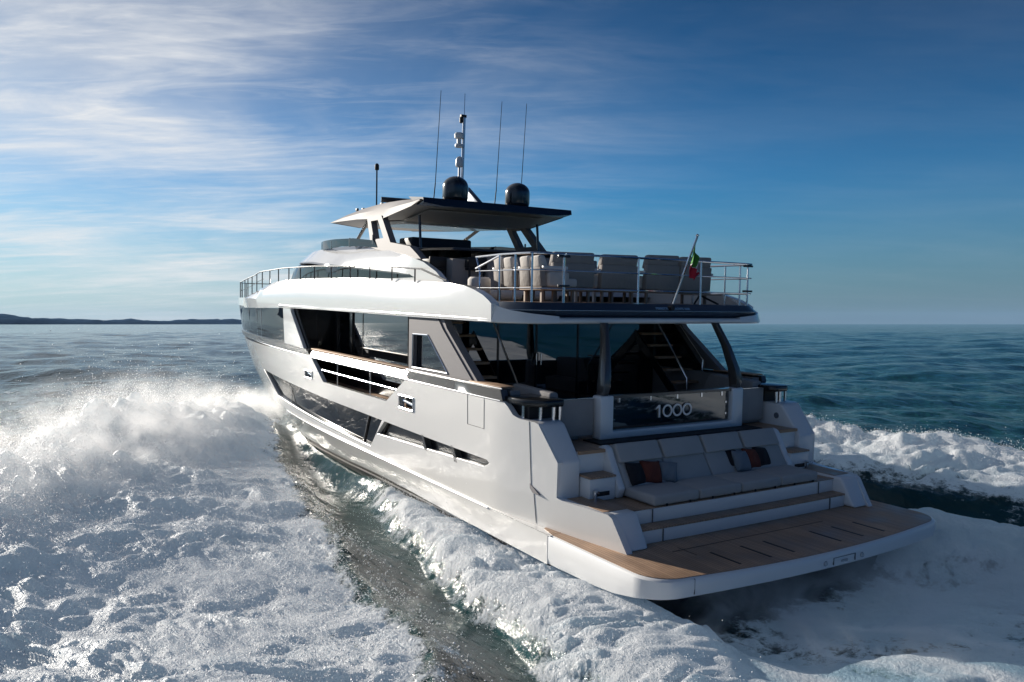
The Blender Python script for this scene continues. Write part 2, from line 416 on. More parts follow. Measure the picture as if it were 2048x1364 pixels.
panel(hull, out_u, Yh, [OPEN, WINL, SLOT, FL1, FL2], step=.34, th=.11)
# lower skin (white) down to boot top, platform sponson bulges out
def Yl(x, z):
    y = interp(z, SZ)*G(x, z)
    ledge = .03*smst(14, 9, x); y += ledge; k = smst(8, 2.5, x)
    return max(.012, y*(1-k)+3.325*k)
low_o = [(.97, KN)] + [(interp(KN, XS), KN)] + stem_pts(KN, .56, 4)[1:] + [(20, .56), (16.7, .62), (12, .78), (8.7, .87), (7, .89), (3, .94), (.97, .93)]
panel(hull, low_o, Yl, step=.34, th=.06)
# dark bottom
bot = MB()
def Yb_(x, z): return max(.01, interp(z, SZ)*G(x, z)-.02)
bo = [(.2, .95), (3, .96), (7, .90), (12, .88), (20, .88)] + stem_pts(.88, -.85, 6) + [(.2, -.85)]
panel(bot, bo, Yb_, step=.4, th=.05)
bot.mirror()
bot.prism([(-3.0, .95), (3.0, .95), (2.95, .35), (2.7, .05), (0, -.5), (-2.7, .05), (-2.95, .35)], 'x', -.75, .3)
build('antifouling_bottom', bot, ANTI, yacht)
hull.mirror()
hullo = build('hull', hull, GEL, yacht, ang=28)
# stripe in the boot top
st = MB(); panel(st, [(2.8, .83), (8.7, .775), (12, .69), (16.7, .53), (20, .47), (20, .43), (16.7, .49), (12, .65), (8.7, .735), (2.8, .79)], Yb_, step=.4, th=.02, off=.035); st.mirror()
build('boot_stripe', st, STRI, yacht)
# flat ledge where the sides tuck in above the platform line
lg = MB(); P = [(x, Yh(x, 1.41)-.05) for x in np.linspace(.9, 4, 12)]+[(x, Yl(x, 1.39)) for x in np.linspace(4, .9, 12)]
lg.prism(P, 'z', 1.385, 1.398); lg.mirror(); build('side_ledge', lg, GEL, yacht)
# spray rail highlight under knuckle
sr = MB()
pts = [(x, Yh(x, KN)+.035, KN-.012) for x in np.arange(2.8, 16, .5)]
sr.tube(pts, .016, 6); sr.mirror(); build('knuckle_rail', sr, GEL, yacht)

# recessed lower window + slot
g = MB(); panel(g, [(18.95, 2.5), (7.4, 2.3), (7.9, 1.75), (8.2, 1.48), (17.2, 1.6)], Yh, step=.5, th=.03, off=-.10); g.mirror()
w1 = build('hull_window', g, DARKG, yacht)
g = MB()
for x in (15.2,): g.prism([(x, 2.36), (x-.05, 2.36), (x-.05, 1.6), (x, 1.6)], 'y', Yh(x, 2)-.09, Yh(x, 2)-.075)
g.prism([(8.62, 2.26), (8.56, 2.26), (8.92, 1.52), (8.98, 1.52)], 'y', 3.19, 3.235)
g.mirror(); build('window_divider', g, BAND, w1)
g = MB(); panel(g, [(7.7, 2.3), (2.7, 2.27), (2.7, 2.0), (8.1, 1.83)], Yh, step=.5, th=.03, off=-.13); g.mirror()
w2 = build('air_intake_recess', g, BLACK, yacht)
g = MB()
for x in (5.6, 4.3): g.prism([(x, 2.24), (x-.10, 2.24), (x-.28, 1.95), (x-.16, 1.95)], 'y', 3.16, 3.30)
g.mirror(); build('intake_fin', g, BAND, w2)
# sills: bright ledges below window and slot
g = MB()
def ledge(a, b, w=.017, n=10, o=.012, dz=0):
    w = min(w, .017)
    P = [(a[0]+(b[0]-a[0])*i/n, a[1]+(b[1]-a[1])*i/n) for i in range(n+1)]
    g.tube([(x, Yh(x, z)+o-.03, z+dz) for x, z in P], w, 6)
ledge((17.1, 1.69), (8.3, 1.53)); ledge((7.95, 1.88), (3.0, 2.06)); ledge((8.3, 1.53), (7.65, 2.23), .02)
ledge((18.85, 2.42), (17.1, 1.69), .02); ledge((3.0, 2.06), (2.8, 2.17), .025)
g.mirror(); build('window_sill', g, GELS, yacht)
# fairleads
for F in (FL1, FL2):
    xc = (F[0][0]+F[1][0])/2; zc = (F[0][1]+F[2][1])/2
    g = MB(); g.box(F[1][0], F[0][0], Yh(xc, zc)-.35, Yh(xc, zc)-.15, F[2][1], F[0][1]); g.mirror(); fo = build('fairlead', g, BLACK, yacht)
    g = MB(); d = .035
    for (a, b) in ((0, 1), (1, 2), (2, 3), (3, 0)):
        g.tube([(F[a][0], Yh(*F[a])+.01, F[a][1]), (F[b][0], Yh(*F[b])+.01, F[b][1])], .02, 6)
    g.tube([(F[0][0]-.12, Yh(xc, zc)-.06, zc+.02), (F[1][0]+.1, Yh(xc, zc)-.06, zc-.02)], .04, 8)
    g.mirror(); build('fairlead_frame', g, CHROME, fo)
# dark band along sheer
g = MB()
bt = [(2.43, 3.29), (3.0, 3.29), (13.3, 3.30), (20, 3.37), (28.4, 3.42), (28.5, 3.60), (20, 3.56), (15.3, 3.53), (13.2, 3.49), (12.9, 3.36), (6.35, 3.36), (6.2, 3.49), (2.50, 3.49)]
panel(g, bt, Yh, step=.4, th=.13, off=.012); g.mirror()
build('sheer_band', g, BAND, yacht)
g = MB(); g.tube([(x, Yh(x, 3.5)-.02, 3.502) for x in np.arange(2.5, 6.5, .3)], .011, 6)
g.tube([(x, Yh(x, 3.31)+.012, interp(x, [(13.3, 3.30), (20, 3.37), (28.4, 3.42)])) for x in np.arange(2.5, 28, .5)], .009, 6)
g.mirror(); build('chrome_rub_strip', g, CHROME, yacht)
# capping over the bulwark opening (polished, drops inboard) + wood
g = MB()
for a, b in ((12.95, 6.3),):
    R = []
    for x in np.arange(b, a+.01, .25):
        y = Yh(x, 3.4)
        R.append([(x, y+.015, 3.28), (x, y+.02, 3.33), (x, y-.05, 3.46), (x, y-.13, 3.475), (x, y-.13, 3.27)])
    g.loft(R)
g.mirror(); build('bulwark_cap', g, CAPM, yacht)
g = MB(); g.prism([(6.5, 3.03), (13.1, 3.03), (13.1, 3.19), (6.5, 3.20)], 'z', 3.478, 3.515); g.prism([(2.55, 2.98), (3.7, 2.98), (3.7, 3.26), (2.55, 3.26)], 'z', 3.503, 3.53)
g.mirror(); build('wooden_handrail', g, TEAKX, yacht, bevel=.01)
# rail in the bulwark opening
g = MB()
g.tube([(12.2, 3.2, 2.99), (6.9, 3.2, 2.99)], .011, 6)
for x in (10.85, 8.6): g.tube([(x, 3.2, 2.70), (x, 3.2, 3.3)], .014, 6)
g.mirror(); build('bulwark_rail', g, CHROME, yacht)
# seams: boarding gate and transom seam
g = MB()
def seam(P, r=.006):
    g.tube([(x, Yh(x, z)+.001, z) for x, z in P], r, 4)
seam([(3.66, 3.3), (3.64, 2.74)]); seam([(3.64, 2.74), (3.04, 2.74)]); seam([(3.04, 2.74), (3.05, 3.3)])
seam([(1.74, 3.05), (1.70, 2.5), (1.66, 2.0)]); seam([(1.60, 1.95), (1.52, 1.42)])
g.mirror(); build('hull_seam', g, SEAM, yacht)
# fin inner faces, fin tops, wing body (port and starboard quarters)
g = MB()
def yo(x, z): return Yh(x, z)-.02
# upper fin solid: inner y 2.65
fin = [(1.05, 2.48), (1.06, 1.60), (2.6, 1.60), (2.6, 3.05), (1.60, 3.05), (1.50, 3.02)]
ring = lambda y: [(x, (y if y < 2.9 else yo(x, z)), z) for x, z in fin]
g.loft([ring(2.65), ring(3.3)])
wing = [(-.36, 1.405), (2.0, 1.405), (2.0, 1.895), (-.02, 1.895), (-.08, 1.88)]
g.loft([[(x, 2.42+.0*x, z) for x, z in wing], [(x, yo(x, z), z) for x, z in wing]])
g.mirror()
build('quarter_block', g, GELS, yacht, bevel=.045, seg=3)
g = MB(); g.prism([(1.72, 2.055), (1.42, 1.90), (1.62, 1.90), (1.78, 2.03)], 'y', 3.1, 3.195); g.mirror(); build('quarter_notch', g, GREYM, yacht)
# teak patch + cleats on the quarter deck
# cockpit deck & lower structure
deck = MB()
deck.prism([(.12, -2.44), (.12, 2.44), (1.3, 2.66), (1.3, -2.66)], 'z', 1.3, 1.846)
deck.box(1.15, 5.3, -2.64, 2.64, 1.3, 2.596); build('cockpit_base', deck, GELS, yacht, bevel=.02)
tk = MB()
tk.prism([(.16, -2.60), (.16, 2.60), (.20, 2.95), (1.04, 3.0), (1.04, -3.0), (.20, -2.95)], 'z', 1.897, 1.903)
tk.v = [(x, y, z-(.045 if abs(y) < 2.7 else 0)) for x, y, z in tk.v]
tk = MB(); tk.prism([(.15, -2.44), (.15, 2.44), (1.15, 2.44), (1.15, -2.44)], 'z', 1.848, 1.856)
for s in (-1, 1):
    y0, y1 = sorted((s*2.46, s*2.92)); tk.prism([(.12, y0), (.12, y1), (1.03, y1), (1.03, y0)], 'z', 1.897, 1.904)
tk.box(1.16, 5.2, -2.63, 2.63, 2.598, 2.606)
build('cockpit_teak_deck', tk, TEAK, yacht)
# steps beside the sunpad
for s in (1, -1):
    g = MB(); y0, y1 = sorted((s*2.12, s*2.64))
    g.box(.82, 1.3, y0, y1, 1.85, 2.215); o = build('stern_step', g, GELS, yacht, bevel=.02)
    g = MB(); g.box(.80, 1.3, y0, y1, 2.218, 2.25); build('step_tread', g, TEAK, o, bevel=.006)
    g = MB(); g.box(.812, .83, min(y0, y1)+.12, max(y0, y1)-.12, 1.93, 2.0); build('step_vent', g, BLKM, o, bevel=.004)
    g = MB(); g.box(1.1, 1.16, y0, y1, 2.56, 2.612); build('step_nosing', g, TEAKX, o)
# transverse steps (bowed risers)
def bow(y, x0, k=.03): return x0-k+k*(abs(y)/2.4)**2
def bowslab(mb, x0, x1, hw, z0, z1, n=16, k=.03):
    pts = [(bow(hw-2*hw*i/n, x0, k), hw-2*hw*i/n) for i in range(n+1)] + [(x1, -hw), (x1, hw)]
    mb.prism(pts, 'z', z0, z1)
g = MB(); bowslab(g, -.15, .5, 2.42, 1.402, 1.600); bowslab(g, .10, .5, 2.42, 1.603, 1.846)
stp = build('transom_step', g, GELS, yacht, bevel=.012)
g = MB(); bowslab(g, -.16, .12, 2.41, 1.604, 1.632); bowslab(g, .09, .2, 2.43, 1.85, 1.862); build('step_teak', g, TEAK, stp)
g = MB()
for y in (1.98, -1.98): g.box(-.178+.0, -.16, y-.006, y+.006, 1.41, 1.6); g.box(.07, .085, y-.006, y+.006, 1.62, 1.84)
build('step_seam', g, SEAM, stp)

# swim platform
def plat(inset=0.0, x1=1.15, tip=True):
    P = []
    hw = 3.32-inset; r = .42
    xa = lambda y: -1.76+inset+.028*y*y
    cy = hw-r; cx = xa(cy)+r
    P += [(x1, hw-(.32 if tip else 0)), (x1-.12, hw-.06), (x1-.5, hw)] if tip else [(x1, hw)]
    P += [(cx, hw)] + [(cx-r*math.sin(a), cy+r*math.cos(a)) for a in np.linspace(.15, PI/2-.15, 6)]
    P += [(xa(y), y) for y in np.linspace(cy, -cy, 24)]
    P += [(x, -y) for x, y in P[:(10 if tip else 8)][::-1]]
    return P
def plat2(inset, x1, z):
    hw = 3.32-inset; r = .5; xa = lambda y: -1.76+inset+.028*y*y
    cy = hw-r; cx = xa(cy)+r
    L = [(x1, hw)] + [(cx+(x1-cx)*(1-i/5), hw) for i in range(1, 5)] + [(cx-r*math.sin(a), cy+r*math.cos(a)) for a in np.linspace(0, PI/2-.1, 8)]
    L += [(xa(y), y) for y in np.linspace(cy-.06, 0, 12)]
    full = L + [(x, -y) for x, y in L[:-1][::-1]]
    return [(x, y, z) for x, y in full]
pf = MB()
zb = lambda x: interp(x, [(-1.8, 1.17), (-1.2, 1.10), (-.5, .97), (1.1, .93)])
rings = []
for inset, zt in ((.35, 'in'), (.02, 'b'), (.0, 'm'), (.0, 't'), (.03, 'T'), (.35, 'T2')):
    R = plat2(inset, 1.0, 0)
    rings.append([(x, y, {'in': zb(x)+.03, 'b': zb(x), 'm': zb(x)+.10, 't': 1.365, 'T': 1.392, 'T2': 1.394}[zt]) for x, y, z in R])
pf.loft(rings, closed=True, cap=False)
R = rings[-1]; n = len(R); pf.add(R, [tuple(range(n))]); R = rings[0]; pf.add(R, [tuple(range(n))[::-1]])
platform = build('swim_platform', pf, GELS, yacht, ang=50)
g = MB()
P = plat2(.05, .95, 0)
P = [(x, y) for x, y, z in P]
g.prism(P, 'z', 1.393, 1.402)
# forward teak tips running up both sides outboard of the wings
for s in (1, -1):
    g.prism([(.94, s*3.27), (1.25, s*3.20), (1.32, s*3.10), (1.3, s*3.02), (.94, s*2.98)][::s], 'z', 1.396, 1.404)
build('platform_teak', g, TEAK, platform)
g = MB()
for y in (1.73, 1.1, .6, -.49, -1.04, -1.6): g.box(-1.48, -.9, y-.022, y+.022, 1.4022, 1.405)
g.box(-.62, -.605, -1.2, 2.2, 1.4022, 1.404); g.box(-.9, -.5, 1.99, 2.0, 1.4022, 1.404)
build('platform_slot', g, BLKM, platform)
g = MB()
for y in (.25, -.62): g.lathe([(0.0, 0), (.035, 0), (.035, .02), (.0, .02)], (0, 0, 0), 12); 
g = MB()
def disc_x(mb, x, y, z, r, d=.02, n=14):
    mb.add([(x, y+r*math.cos(2*PI*k/n), z+r*math.sin(2*PI*k/n)) for k in range(n)]+[(x-d, y+r*.9*math.cos(2*PI*k/n), z+r*.9*math.sin(2*PI*k/n)) for k in range(n)],
           [tuple(range(n))[::-1], tuple(range(n, 2*n))]+[(i, (i+1) % n, (i+1) % n+n, i+n) for i in range(n)])
for y in (.25, -.62): disc_x(g, -1.75, y, 1.25, .04)
g.box(-1.775, -1.755, -.26, -.12, 1.22, 1.25)
build('rim_fitting', g, WIRE, platform)
g = MB(); g.box(-1.768, -1.75, -.45, -.44, 1.2, 1.3); g.box(-1.768, -1.75, .06, .07, 1.2, 1.3); g.box(-1.768, -1.75, -.45, .07, 1.3, 1.305)
g.box(-1.56, -1.535, 2.68, 2.687, 1.17, 1.38); build('rim_seam', g, SEAM, platform)

# cleats on quarters
for s in (1, -1):
    g = MB(); y = s*2.55
    for x in (.78, 1.0):
        g.tube([(x, y, 1.90), (x, y, 2.02)], .025, 8, .02); g.tube([(x-.07, y, 2.025), (x+.07, y, 2.03)], .022, 8)
    g.tube([(.78, y, 1.92), (1.0, y, 1.92)], .02, 8)
    build('mooring_cleat', g, CHROME, yacht)

# sunpad
pad = bpy.data.objects.new('sun_lounge', None); COL.objects.link(pad); pad.parent = yacht
ys = [1.96, .98, 0, -.98, -1.96]
for a, b in zip(ys, ys[1:]):
    g = MB(); g.box(.07, .86, b+.006, a-.006, 1.872, 2.04); build('seat_cushion', g, PAD, pad, bevel=.045, seg=3)
    g = MB(); g.hexa([(.72, a-.008, 2.0), (.72, b+.008, 2.0), (.86, b+.008, 1.97), (.86, a-.008, 1.97), (1.16, a-.008, 2.66), (1.16, b+.008, 2.66), (1.30, b+.008, 2.62), (1.30, a-.008, 2.62)])
    build('back_cushion', g, PAD, pad, bevel=.035, seg=3)
    g = MB(); g.hexa([(.915, a-.03, 2.40), (.915, b+.03, 2.40), (1.04, b+.03, 2.36), (1.04, a-.03, 2.36), (1.09, a-.03, 2.69), (1.09, b+.03, 2.69), (1.2, b+.03, 2.65), (1.2, a-.03, 2.65)])
    build('headrest', g, PAD, pad, bevel=.03, seg=3)
g = MB()
for s in (1, -1):
    y0, y1 = s*1.965, s*2.11
    prof = [(.80, 1.86), (.74, 2.02), (.98, 2.40), (1.10, 2.62), (1.20, 2.66), (1.32, 2.62), (1.32, 1.86)]
    g.prism(prof, 'y', min(y0, y1), max(y0, y1))
g.box(.88, 1.32, -1.97, 1.97, 1.86, 2.0); g.box(1.24, 1.34, -1.97, 1.97, 1.9, 2.58)
build('lounge_base', g, GELS, pad, bevel=.03)
g = MB()
for y in np.arange(-1.8, 1.9, .5): g.box(.055, .07, y-.015, y+.015, 1.86, 1.90)
build('pad_clip', g, BLKM, pad)

# stern frame with number
fr = MB()
F = [(1.76, 3.39), (1.76, 2.63), (-1.76, 2.63), (-1.76, 3.39), (-1.46, 3.39), (-1.46, 2.765), (1.47, 2.765), (1.47, 3.39)]
fr.prism(F, 'x', 1.70, 1.95)
frame = build('stern_frame', fr, GELS, yacht, bevel=.03)
g = MB(); g.box(1.80, 1.812, -1.46, 1.47, 2.765, 3.33); gl = build('balustrade_glass', g, CLEAR, frame)
g = MB(); g.box(1.74, 1.86, -1.46, 1.47, 3.335, 3.385); build('balustrade_top_rail', g, BAND, frame)
g = MB()
for y in (1.28, .55, -.1, -.72, -1.26): g.box(1.785, 1.82, y-.018, y+.018, 3.25, 3.335)
for y in (-1.38,):
    for z in (3.12, 2.9): g.box(1.785, 1.82, y-.02, y+.02, z-.02, z+.02)
for z in (3.15, 2.95): g.box(1.79, 1.8, 1.36, 1.47, z-.006, z+.006)
build('glass_clamp', g, CHROME, frame)
g = MB()
def ringx(mb, yc, zc, r, t, x, d, n=28):
    V = []
    for k in range(n):
        c, s_ = math.cos(2*PI*k/n), math.sin(2*PI*k/n)
        V += [(x, yc+r*c, zc+r*s_), (x, yc+(r-t)*c, zc+(r-t)*s_), (x-d, yc+(r-t)*c, zc+(r-t)*s_), (x-d, yc+r*c, zc+r*s_)]
    Fs = []
    for k in range(n):
        a = 4*k; b = 4*((k+1) % n)
        for j in range(4): Fs.append((a+j, a+(j+1) % 4, b+(j+1) % 4, b+j))
    mb.add(V, Fs)
for yc in (.145, -.10, -.345): ringx(g, yc, 3.04, .118, .034, 1.79, .015)
g.prism([(.43, 3.10), (.36, 3.158), (.325, 3.158), (.325, 2.925), (.36, 2.925), (.36, 3.115), (.43, 3.075)], 'x', 1.775, 1.79)
build('number_lettering', g, LETTER, frame)
# black slab standing in for the shaded gap under the frame
g = MB(); g.box(1.40, 1.9, -1.98, 1.98, 2.60, 2.632); build('frame_gap_shade', g, BLKM, frame)
# aft pillars
for s, nm in ((1, 'aft_pillar'), (-1, 'aft_pillar')):
    g = MB()
    pr = [(1.82, 3.39, 1.64, .055, .10), (1.80, 3.55, 1.63, .075, .11), (1.82, 3.75, 1.60, .07, .10), (1.95, 4.2, 1.50, .055, .085), (2.15, 4.64, 1.38, .04, .08)]
    g.loft([[(x-b, s*(y+a), z), (x+b, s*(y+a), z), (x+b, s*(y-a), z), (x-b, s*(y-a), z)] for x, z, y, a, b in pr])
    build(nm, g, BAND, yacht, bevel=.012)
# port / starboard cockpit panels aft (grey gates) and side settees
for s in (1, -1):
    g = MB(); y0, y1 = sorted((s*1.79, s*2.52)); g.box(1.86, 1.90, y0, y1, 2.70, 3.34); o = build('cockpit_gate', g, UPHD, yacht, bevel=.01)
    g = MB(); g.box(1.85, 1.91, y0, y1, 3.341, 3.352); build('gate_trim', g, CHROME, o)
    g = MB()
    y0, y1 = sorted((s*1.98, s*2.58))
    g.box(2.0, 3.55, y0, y1, 2.61, 2.95)
    o = build('cockpit_settee', g, UPHD, yacht, bevel=.04)
    g = MB(); y2, y3 = sorted((s*2.35, s*2.62)); g.hexa([(2.0, y2, 2.9), (3.55, y2, 2.9), (3.55, y3, 2.9), (2.0, y3, 2.9), (2.0, y2+(.1 if s > 0 else 0), 3.46), (3.2, y2+(.1 if s > 0 else 0), 3.50), (3.2, y3, 3.50), (2.0, y3, 3.46)])
    build('settee_back', g, UPHD, o, bevel=.04)
# inner bulwark walls of cockpit and side decks
g = MB()
for (x0, x1) in ((2.5, 6.4),): g.prism([(x0, 2.90), (x1, 2.98), (x1, 3.12), (x0, 3.10)], 'z', 2.5, 3.46)
g.mirror(); build('cockpit_bulwark', g, UPHD, yacht)
# black cap with chrome stanchions
g = MB()
cap = [(2.55, 3.24), (2.0, 3.22), (1.75, 3.10), (1.62, 2.95), (1.60, 2.62), (1.72, 2.52), (2.2, 2.50), (2.6, 2.62)]
g.prism(cap, 'z', 3.27, 3.39); g.mirror(); cp = build('quarter_cap', g, BLACK, yacht, bevel=.035, seg=3)
g = MB()
for x, y in ((2.02, 3.14), (1.72, 3.0), (1.66, 2.78), (1.66, 2.66)): g.tube([(x, y, 3.05), (x, y, 3.27)], .028, 8)
g.mirror(); build('cap_stanchion', g, CHROME, cp)
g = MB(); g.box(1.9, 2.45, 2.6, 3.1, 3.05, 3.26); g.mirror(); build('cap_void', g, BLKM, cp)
g = MB(); g.lathe([(.0, 0), (.06, 0), (.06, .01), (.0, .01)], (0, 0, 0), 16)
g.v = [(x+1.62, -2.645+z, y+2.8) for x, y, z in g.v]; build('shore_socket', g, WIRE, yacht)

# ------------------------------------------------------------------ main deck house
g = MB(); g.prism([(5.2, -3.15), (15.6, -3.15), (15.6, 3.15), (5.2, 3.15)], 'z', 2.40, 2.52); build('side_deck', g, TEAK, yacht)
g = MB(); H = [(5.45, -2.3), (5.45, 2.3), (5.6, 2.38), (15.4, 2.38), (15.4, -2.38), (5.6, -2.38)]
g.prism(H, 'z', 2.53, 4.60); salon = build('saloon_glass', g, SALG, yacht, smooth=False)
g = MB()
for x in (13.2, 12.0): g.box(x-.09, x+.09, 2.385, 2.42, 2.9, 4.6)
for x in (11.2, 8.3): g.box(x-.012, x+.012, 2.382, 2.392, 2.6, 4.6)
g.box(5.5, 15.4, 2.385, 2.40, 2.53, 2.72); g.mirror()
for y in (1.6, .62, -.5, -1.35): g.box(5.43, 5.452, y-.02, y+.02, 2.55, 4.6)
build('glass_mullion', g, BLACK, salon)
g = MB()
for y in (.66, .54): g.tube([(5.38, y, 3.6), (5.38, y, 3.85)], .022, 8)
build('door_handle', g, CHROME, salon)
# forward full-beam windows
g = MB(); bw = [(15.3, 3.50), (28.3, 3.56)] + [(28.6, 4.0), (28.7, 4.5)] + [(22, 4.48), (15.3, 4.60)]
panel(g, bw, Yh, step=.35, th=.05, off=-.05); g.mirror(); bwn = build('bow_window', g, DARKG, yacht)
g = MB()
for x in (18.6, 19.3, 20.8, 23.6): panel(g, [(x, 3.52), (x+.03, 3.52), (x+.03, 4.5), (x, 4.5)], Yh, step=.5, th=.02, off=-.04)
g.mirror(); build('window_mullion', g, CHROME, bwn)
# white raked wing panel ahead of the side deck
g = MB(); panel(g, [(15.5, 4.60), (14.72, 4.60), (14.66, 4.50), (13.40, 3.49), (15.36, 3.52)], Yh, step=.4, th=.10, off=.01); g.mirror()
wp = build('raked_wing_panel', g, GEL, yacht)
g = MB(); panel(g, [(15.5, 4.60), (14.5, 4.60), (13.25, 3.52), (13.3, 3.2), (12.98, 3.28), (12.7, 3.27), (12.72, 2.5), (15.36, 2.52)], Yh, step=.4, th=.04, off=-.115)
g.box(15.0, 15.38, 2.35, 3.15, 2.52, 4.6); g.mirror()
build('wing_inner_lining', g, BLACK, wp)
# aft arch panel with glass, port and starboard
ya = lambda x, z: 3.22
AO = [(6.42, 4.60), (5.05, 4.60), (4.86, 4.42), (3.62, 3.51), (6.42, 3.50)]
AH = [(6.20, 4.26), (5.50, 4.27), (4.60, 3.57), (6.22, 3.56)]
g = MB(); panel(g, AO, ya, [AH], step=.5, th=.09); arch = None
g.mirror(); arch = build('side_arch', g, GREYM, yacht, bevel=0)
g = MB(); panel(g, [(6.3, 4.35), (5.45, 4.35), (4.45, 3.52), (6.3, 3.52)], ya, step=1, th=.012, off=-.10); g.mirror(); build('arch_window', g, SALG, arch)
g = MB(); 
for a, b in zip(AH, AH[1:]+AH[:1]): g.tube([(a[0], 3.225, a[1]), (b[0], 3.225, b[1])], .018, 6)
g.mirror(); build('arch_window_trim', g, CHROME, arch)
g = MB(); panel(g, [(6.0, 4.60), (5.22, 4.60), (4.12, 3.52), (4.12, 3.50), (6.0, 3.50)], ya, step=1, th=.14, off=-.12); g.mirror(); build('arch_inner_wing', g, BLACK, arch)
g = MB(); panel(g, [(5.06, 4.6), (4.86, 4.6), (4.74, 4.44), (3.45, 3.50), (3.62, 3.5), (4.86, 4.42)], ya, step=1, th=.16, off=-.03); g.mirror(); build('arch_edge', g, GREYM, arch)

# stairs to the flybridge, both sides
for s in (1, -1):
    st = bpy.data.objects.new('stairway', None); COL.objects.link(st); st.parent = yacht
    for i in range(7):
        z = 2.98+.26*i; x = 3.78+.30*i
        g = MB(); y0, y1 = sorted((s*2.24, s*3.02)); g.box(x, x+.27, y0, y1, z-.045, z); build('stair_tread', g, TEAKX, st, bevel=.008)
    g = MB()
    for y in (2.20,):
        y *= s
        g.hexa([(3.58, y-.015, 2.65), (3.58, y+.015, 2.65), (3.86, y+.015, 2.65), (3.86, y-.015, 2.65), (5.72, y-.015, 4.6), (5.72, y+.015, 4.6), (6.0, y+.015, 4.6), (6.0, y-.015, 4.6)])
    build('stair_stringer', g, BLACK, st)
    g = MB(); g.tube([(5.0, s*3.0, 4.5), (4.81, s*3.0, 4.48), (4.02, s*2.98, 3.72), (4.02, s*2.98, 3.30)], .02, 8)
    g.tube([(4.72, s*2.18, 4.6), (3.68, s*2.18, 3.36), (3.67, s*2.18, 2.62)], .022, 8)
    build('stair_handrail', g, CHROME, st)
    g = MB(); g.box(5.6, 5.65, min(s*2.2, s*2.9), max(s*2.2, s*2.9), 2.6, 4.6); build('stair_back_panel', g, BLACK, st)

# ------------------------------------------------------------------ flybridge slab, band, fascia
def slab_path(off=0.0, xa=2.28, hw=3.30, r=.75, x1=16.0, bowed=.02):
    P = [(x1, hw-off)]
    cx = xa+r; cy = hw-r
    for x in np.linspace(x1, cx+.3, 10)[1:]: P.append((x, hw-off))
    for a in np.linspace(0, PI/2, 10): P.append((cx-(r-off)*math.sin(a), cy+(r-off)*math.cos(a)))
    for y in np.linspace(cy-.3, 0, 6): P.append((xa+off-bowed*(1-(y/cy)**2)*.5, y))
    return P
def full(P): return P+[(x, -y) for x, y in P[:-1][::-1]]
g = MB()
R = []
for off, z in ((.10, 4.612), (.02, 4.625), (0, 4.665), (.02, 4.71), (.10, 4.728)):
    R.append([(x, y, z) for x, y in full(slab_path(off))])
g.loft(R, cap=False); n = len(R[0]); g.add(R[0], [tuple(range(n))]); g.add(R[-1], [tuple(range(n))])
slab = build('flybridge_slab', g, GEL, yacht, ang=60)
# foredeck + bow part of slab
def Yb(x, z):
    y = 3.3*G(x, min(4.8, z))
    return max(.02, y - max(0, z-4.80)*interp(x, [(5, .05), (14, .07), (18, .25), (22, .35)]) - .12*smst(3.2, 6.5, x)*max(0, (z-interp(x, BTOP)+.16)/.16)**2 - max(0, 4.66-z)*.35)
BTOP = [(2.9, 5.0), (3.5, 5.17), (4.2, 5.285), (5.6, 5.36), (9.6, 5.47), (16, 5.475), (17.4, 5.42), (19.2, 5.20), (20.8, 4.97), (22, 4.86), (30, 4.8)]
g = MB()
bandtop = [(21.9, 4.86), (20.8, 4.97), (20.0, 5.10), (19.2, 5.20), (18.4, 5.31), (17.4, 5.42), (16.0, 5.475), (13, 5.49), (9.6, 5.47), (7.5, 5.43), (5.58, 5.36), (4.6, 5.315), (4.24, 5.285), (3.95, 5.265), (3.67, 5.22), (3.45, 5.17), (3.2, 5.10), (2.99, 5.01), (2.88, 4.95)]
bo = [(2.88, 4.63), (6, 4.62), (12, 4.635), (16, 4.60), (19, 4.53), (22, 4.44), (25, 4.40), (28.6, 4.40), (28.9, 4.6), (28.8, 4.8), (26, 4.83)]+bandtop
panel(g, bo, Yb, step=.3, th=.16); g.mirror()
build('flybridge_bulwark', g, GEL, yacht, ang=28)
# swoop around the aft corner
g = MB(); P = slab_path(0)
P = [p for p in P if p[0] < 3.5]
# arc-length
L = [0]
for a, b in zip(P, P[1:]): L.append(L[-1]+math.dist(a, b))
R = []
for p, l in zip(P, L):
    t = min(1, l/2.0)
    zt = interp(l, [(0, 5.12), (.25, 5.0), (.5, 4.915), (.8, 4.85), (1.2, 4.795), (1.8, 4.745), (2.4, 4.73), (9, 4.73)])
    if l > 2.2: break
    # inward normal approx
    i = P.index(p); a = P[max(0, i-1)]; b = P[min(len(P)-1, i+1)]; dx, dy = b[0]-a[0], b[1]-a[1]; k = math.hypot(dx, dy); nx, ny = -dy/k, dx/k
    if nx*(8-p[0])+ny*(0-p[1]) < 0: nx, ny = -nx, -ny
    h = zt-4.66
    R.append([(p[0], p[1], 4.64), (p[0]+nx*h*.10-.0, p[1]+ny*h*.10, 4.66+h*.35), (p[0]+nx*h*.28, p[1]+ny*h*.28, zt), (p[0]+nx*(h*.28+.10), p[1]+ny*(h*.28+.10), zt-.012), (p[0]+nx*.2, p[1]+ny*.2, 4.66)])
g.loft(R); g.mirror(); build('bulwark_swoop', g, GEL, yacht, ang=50)
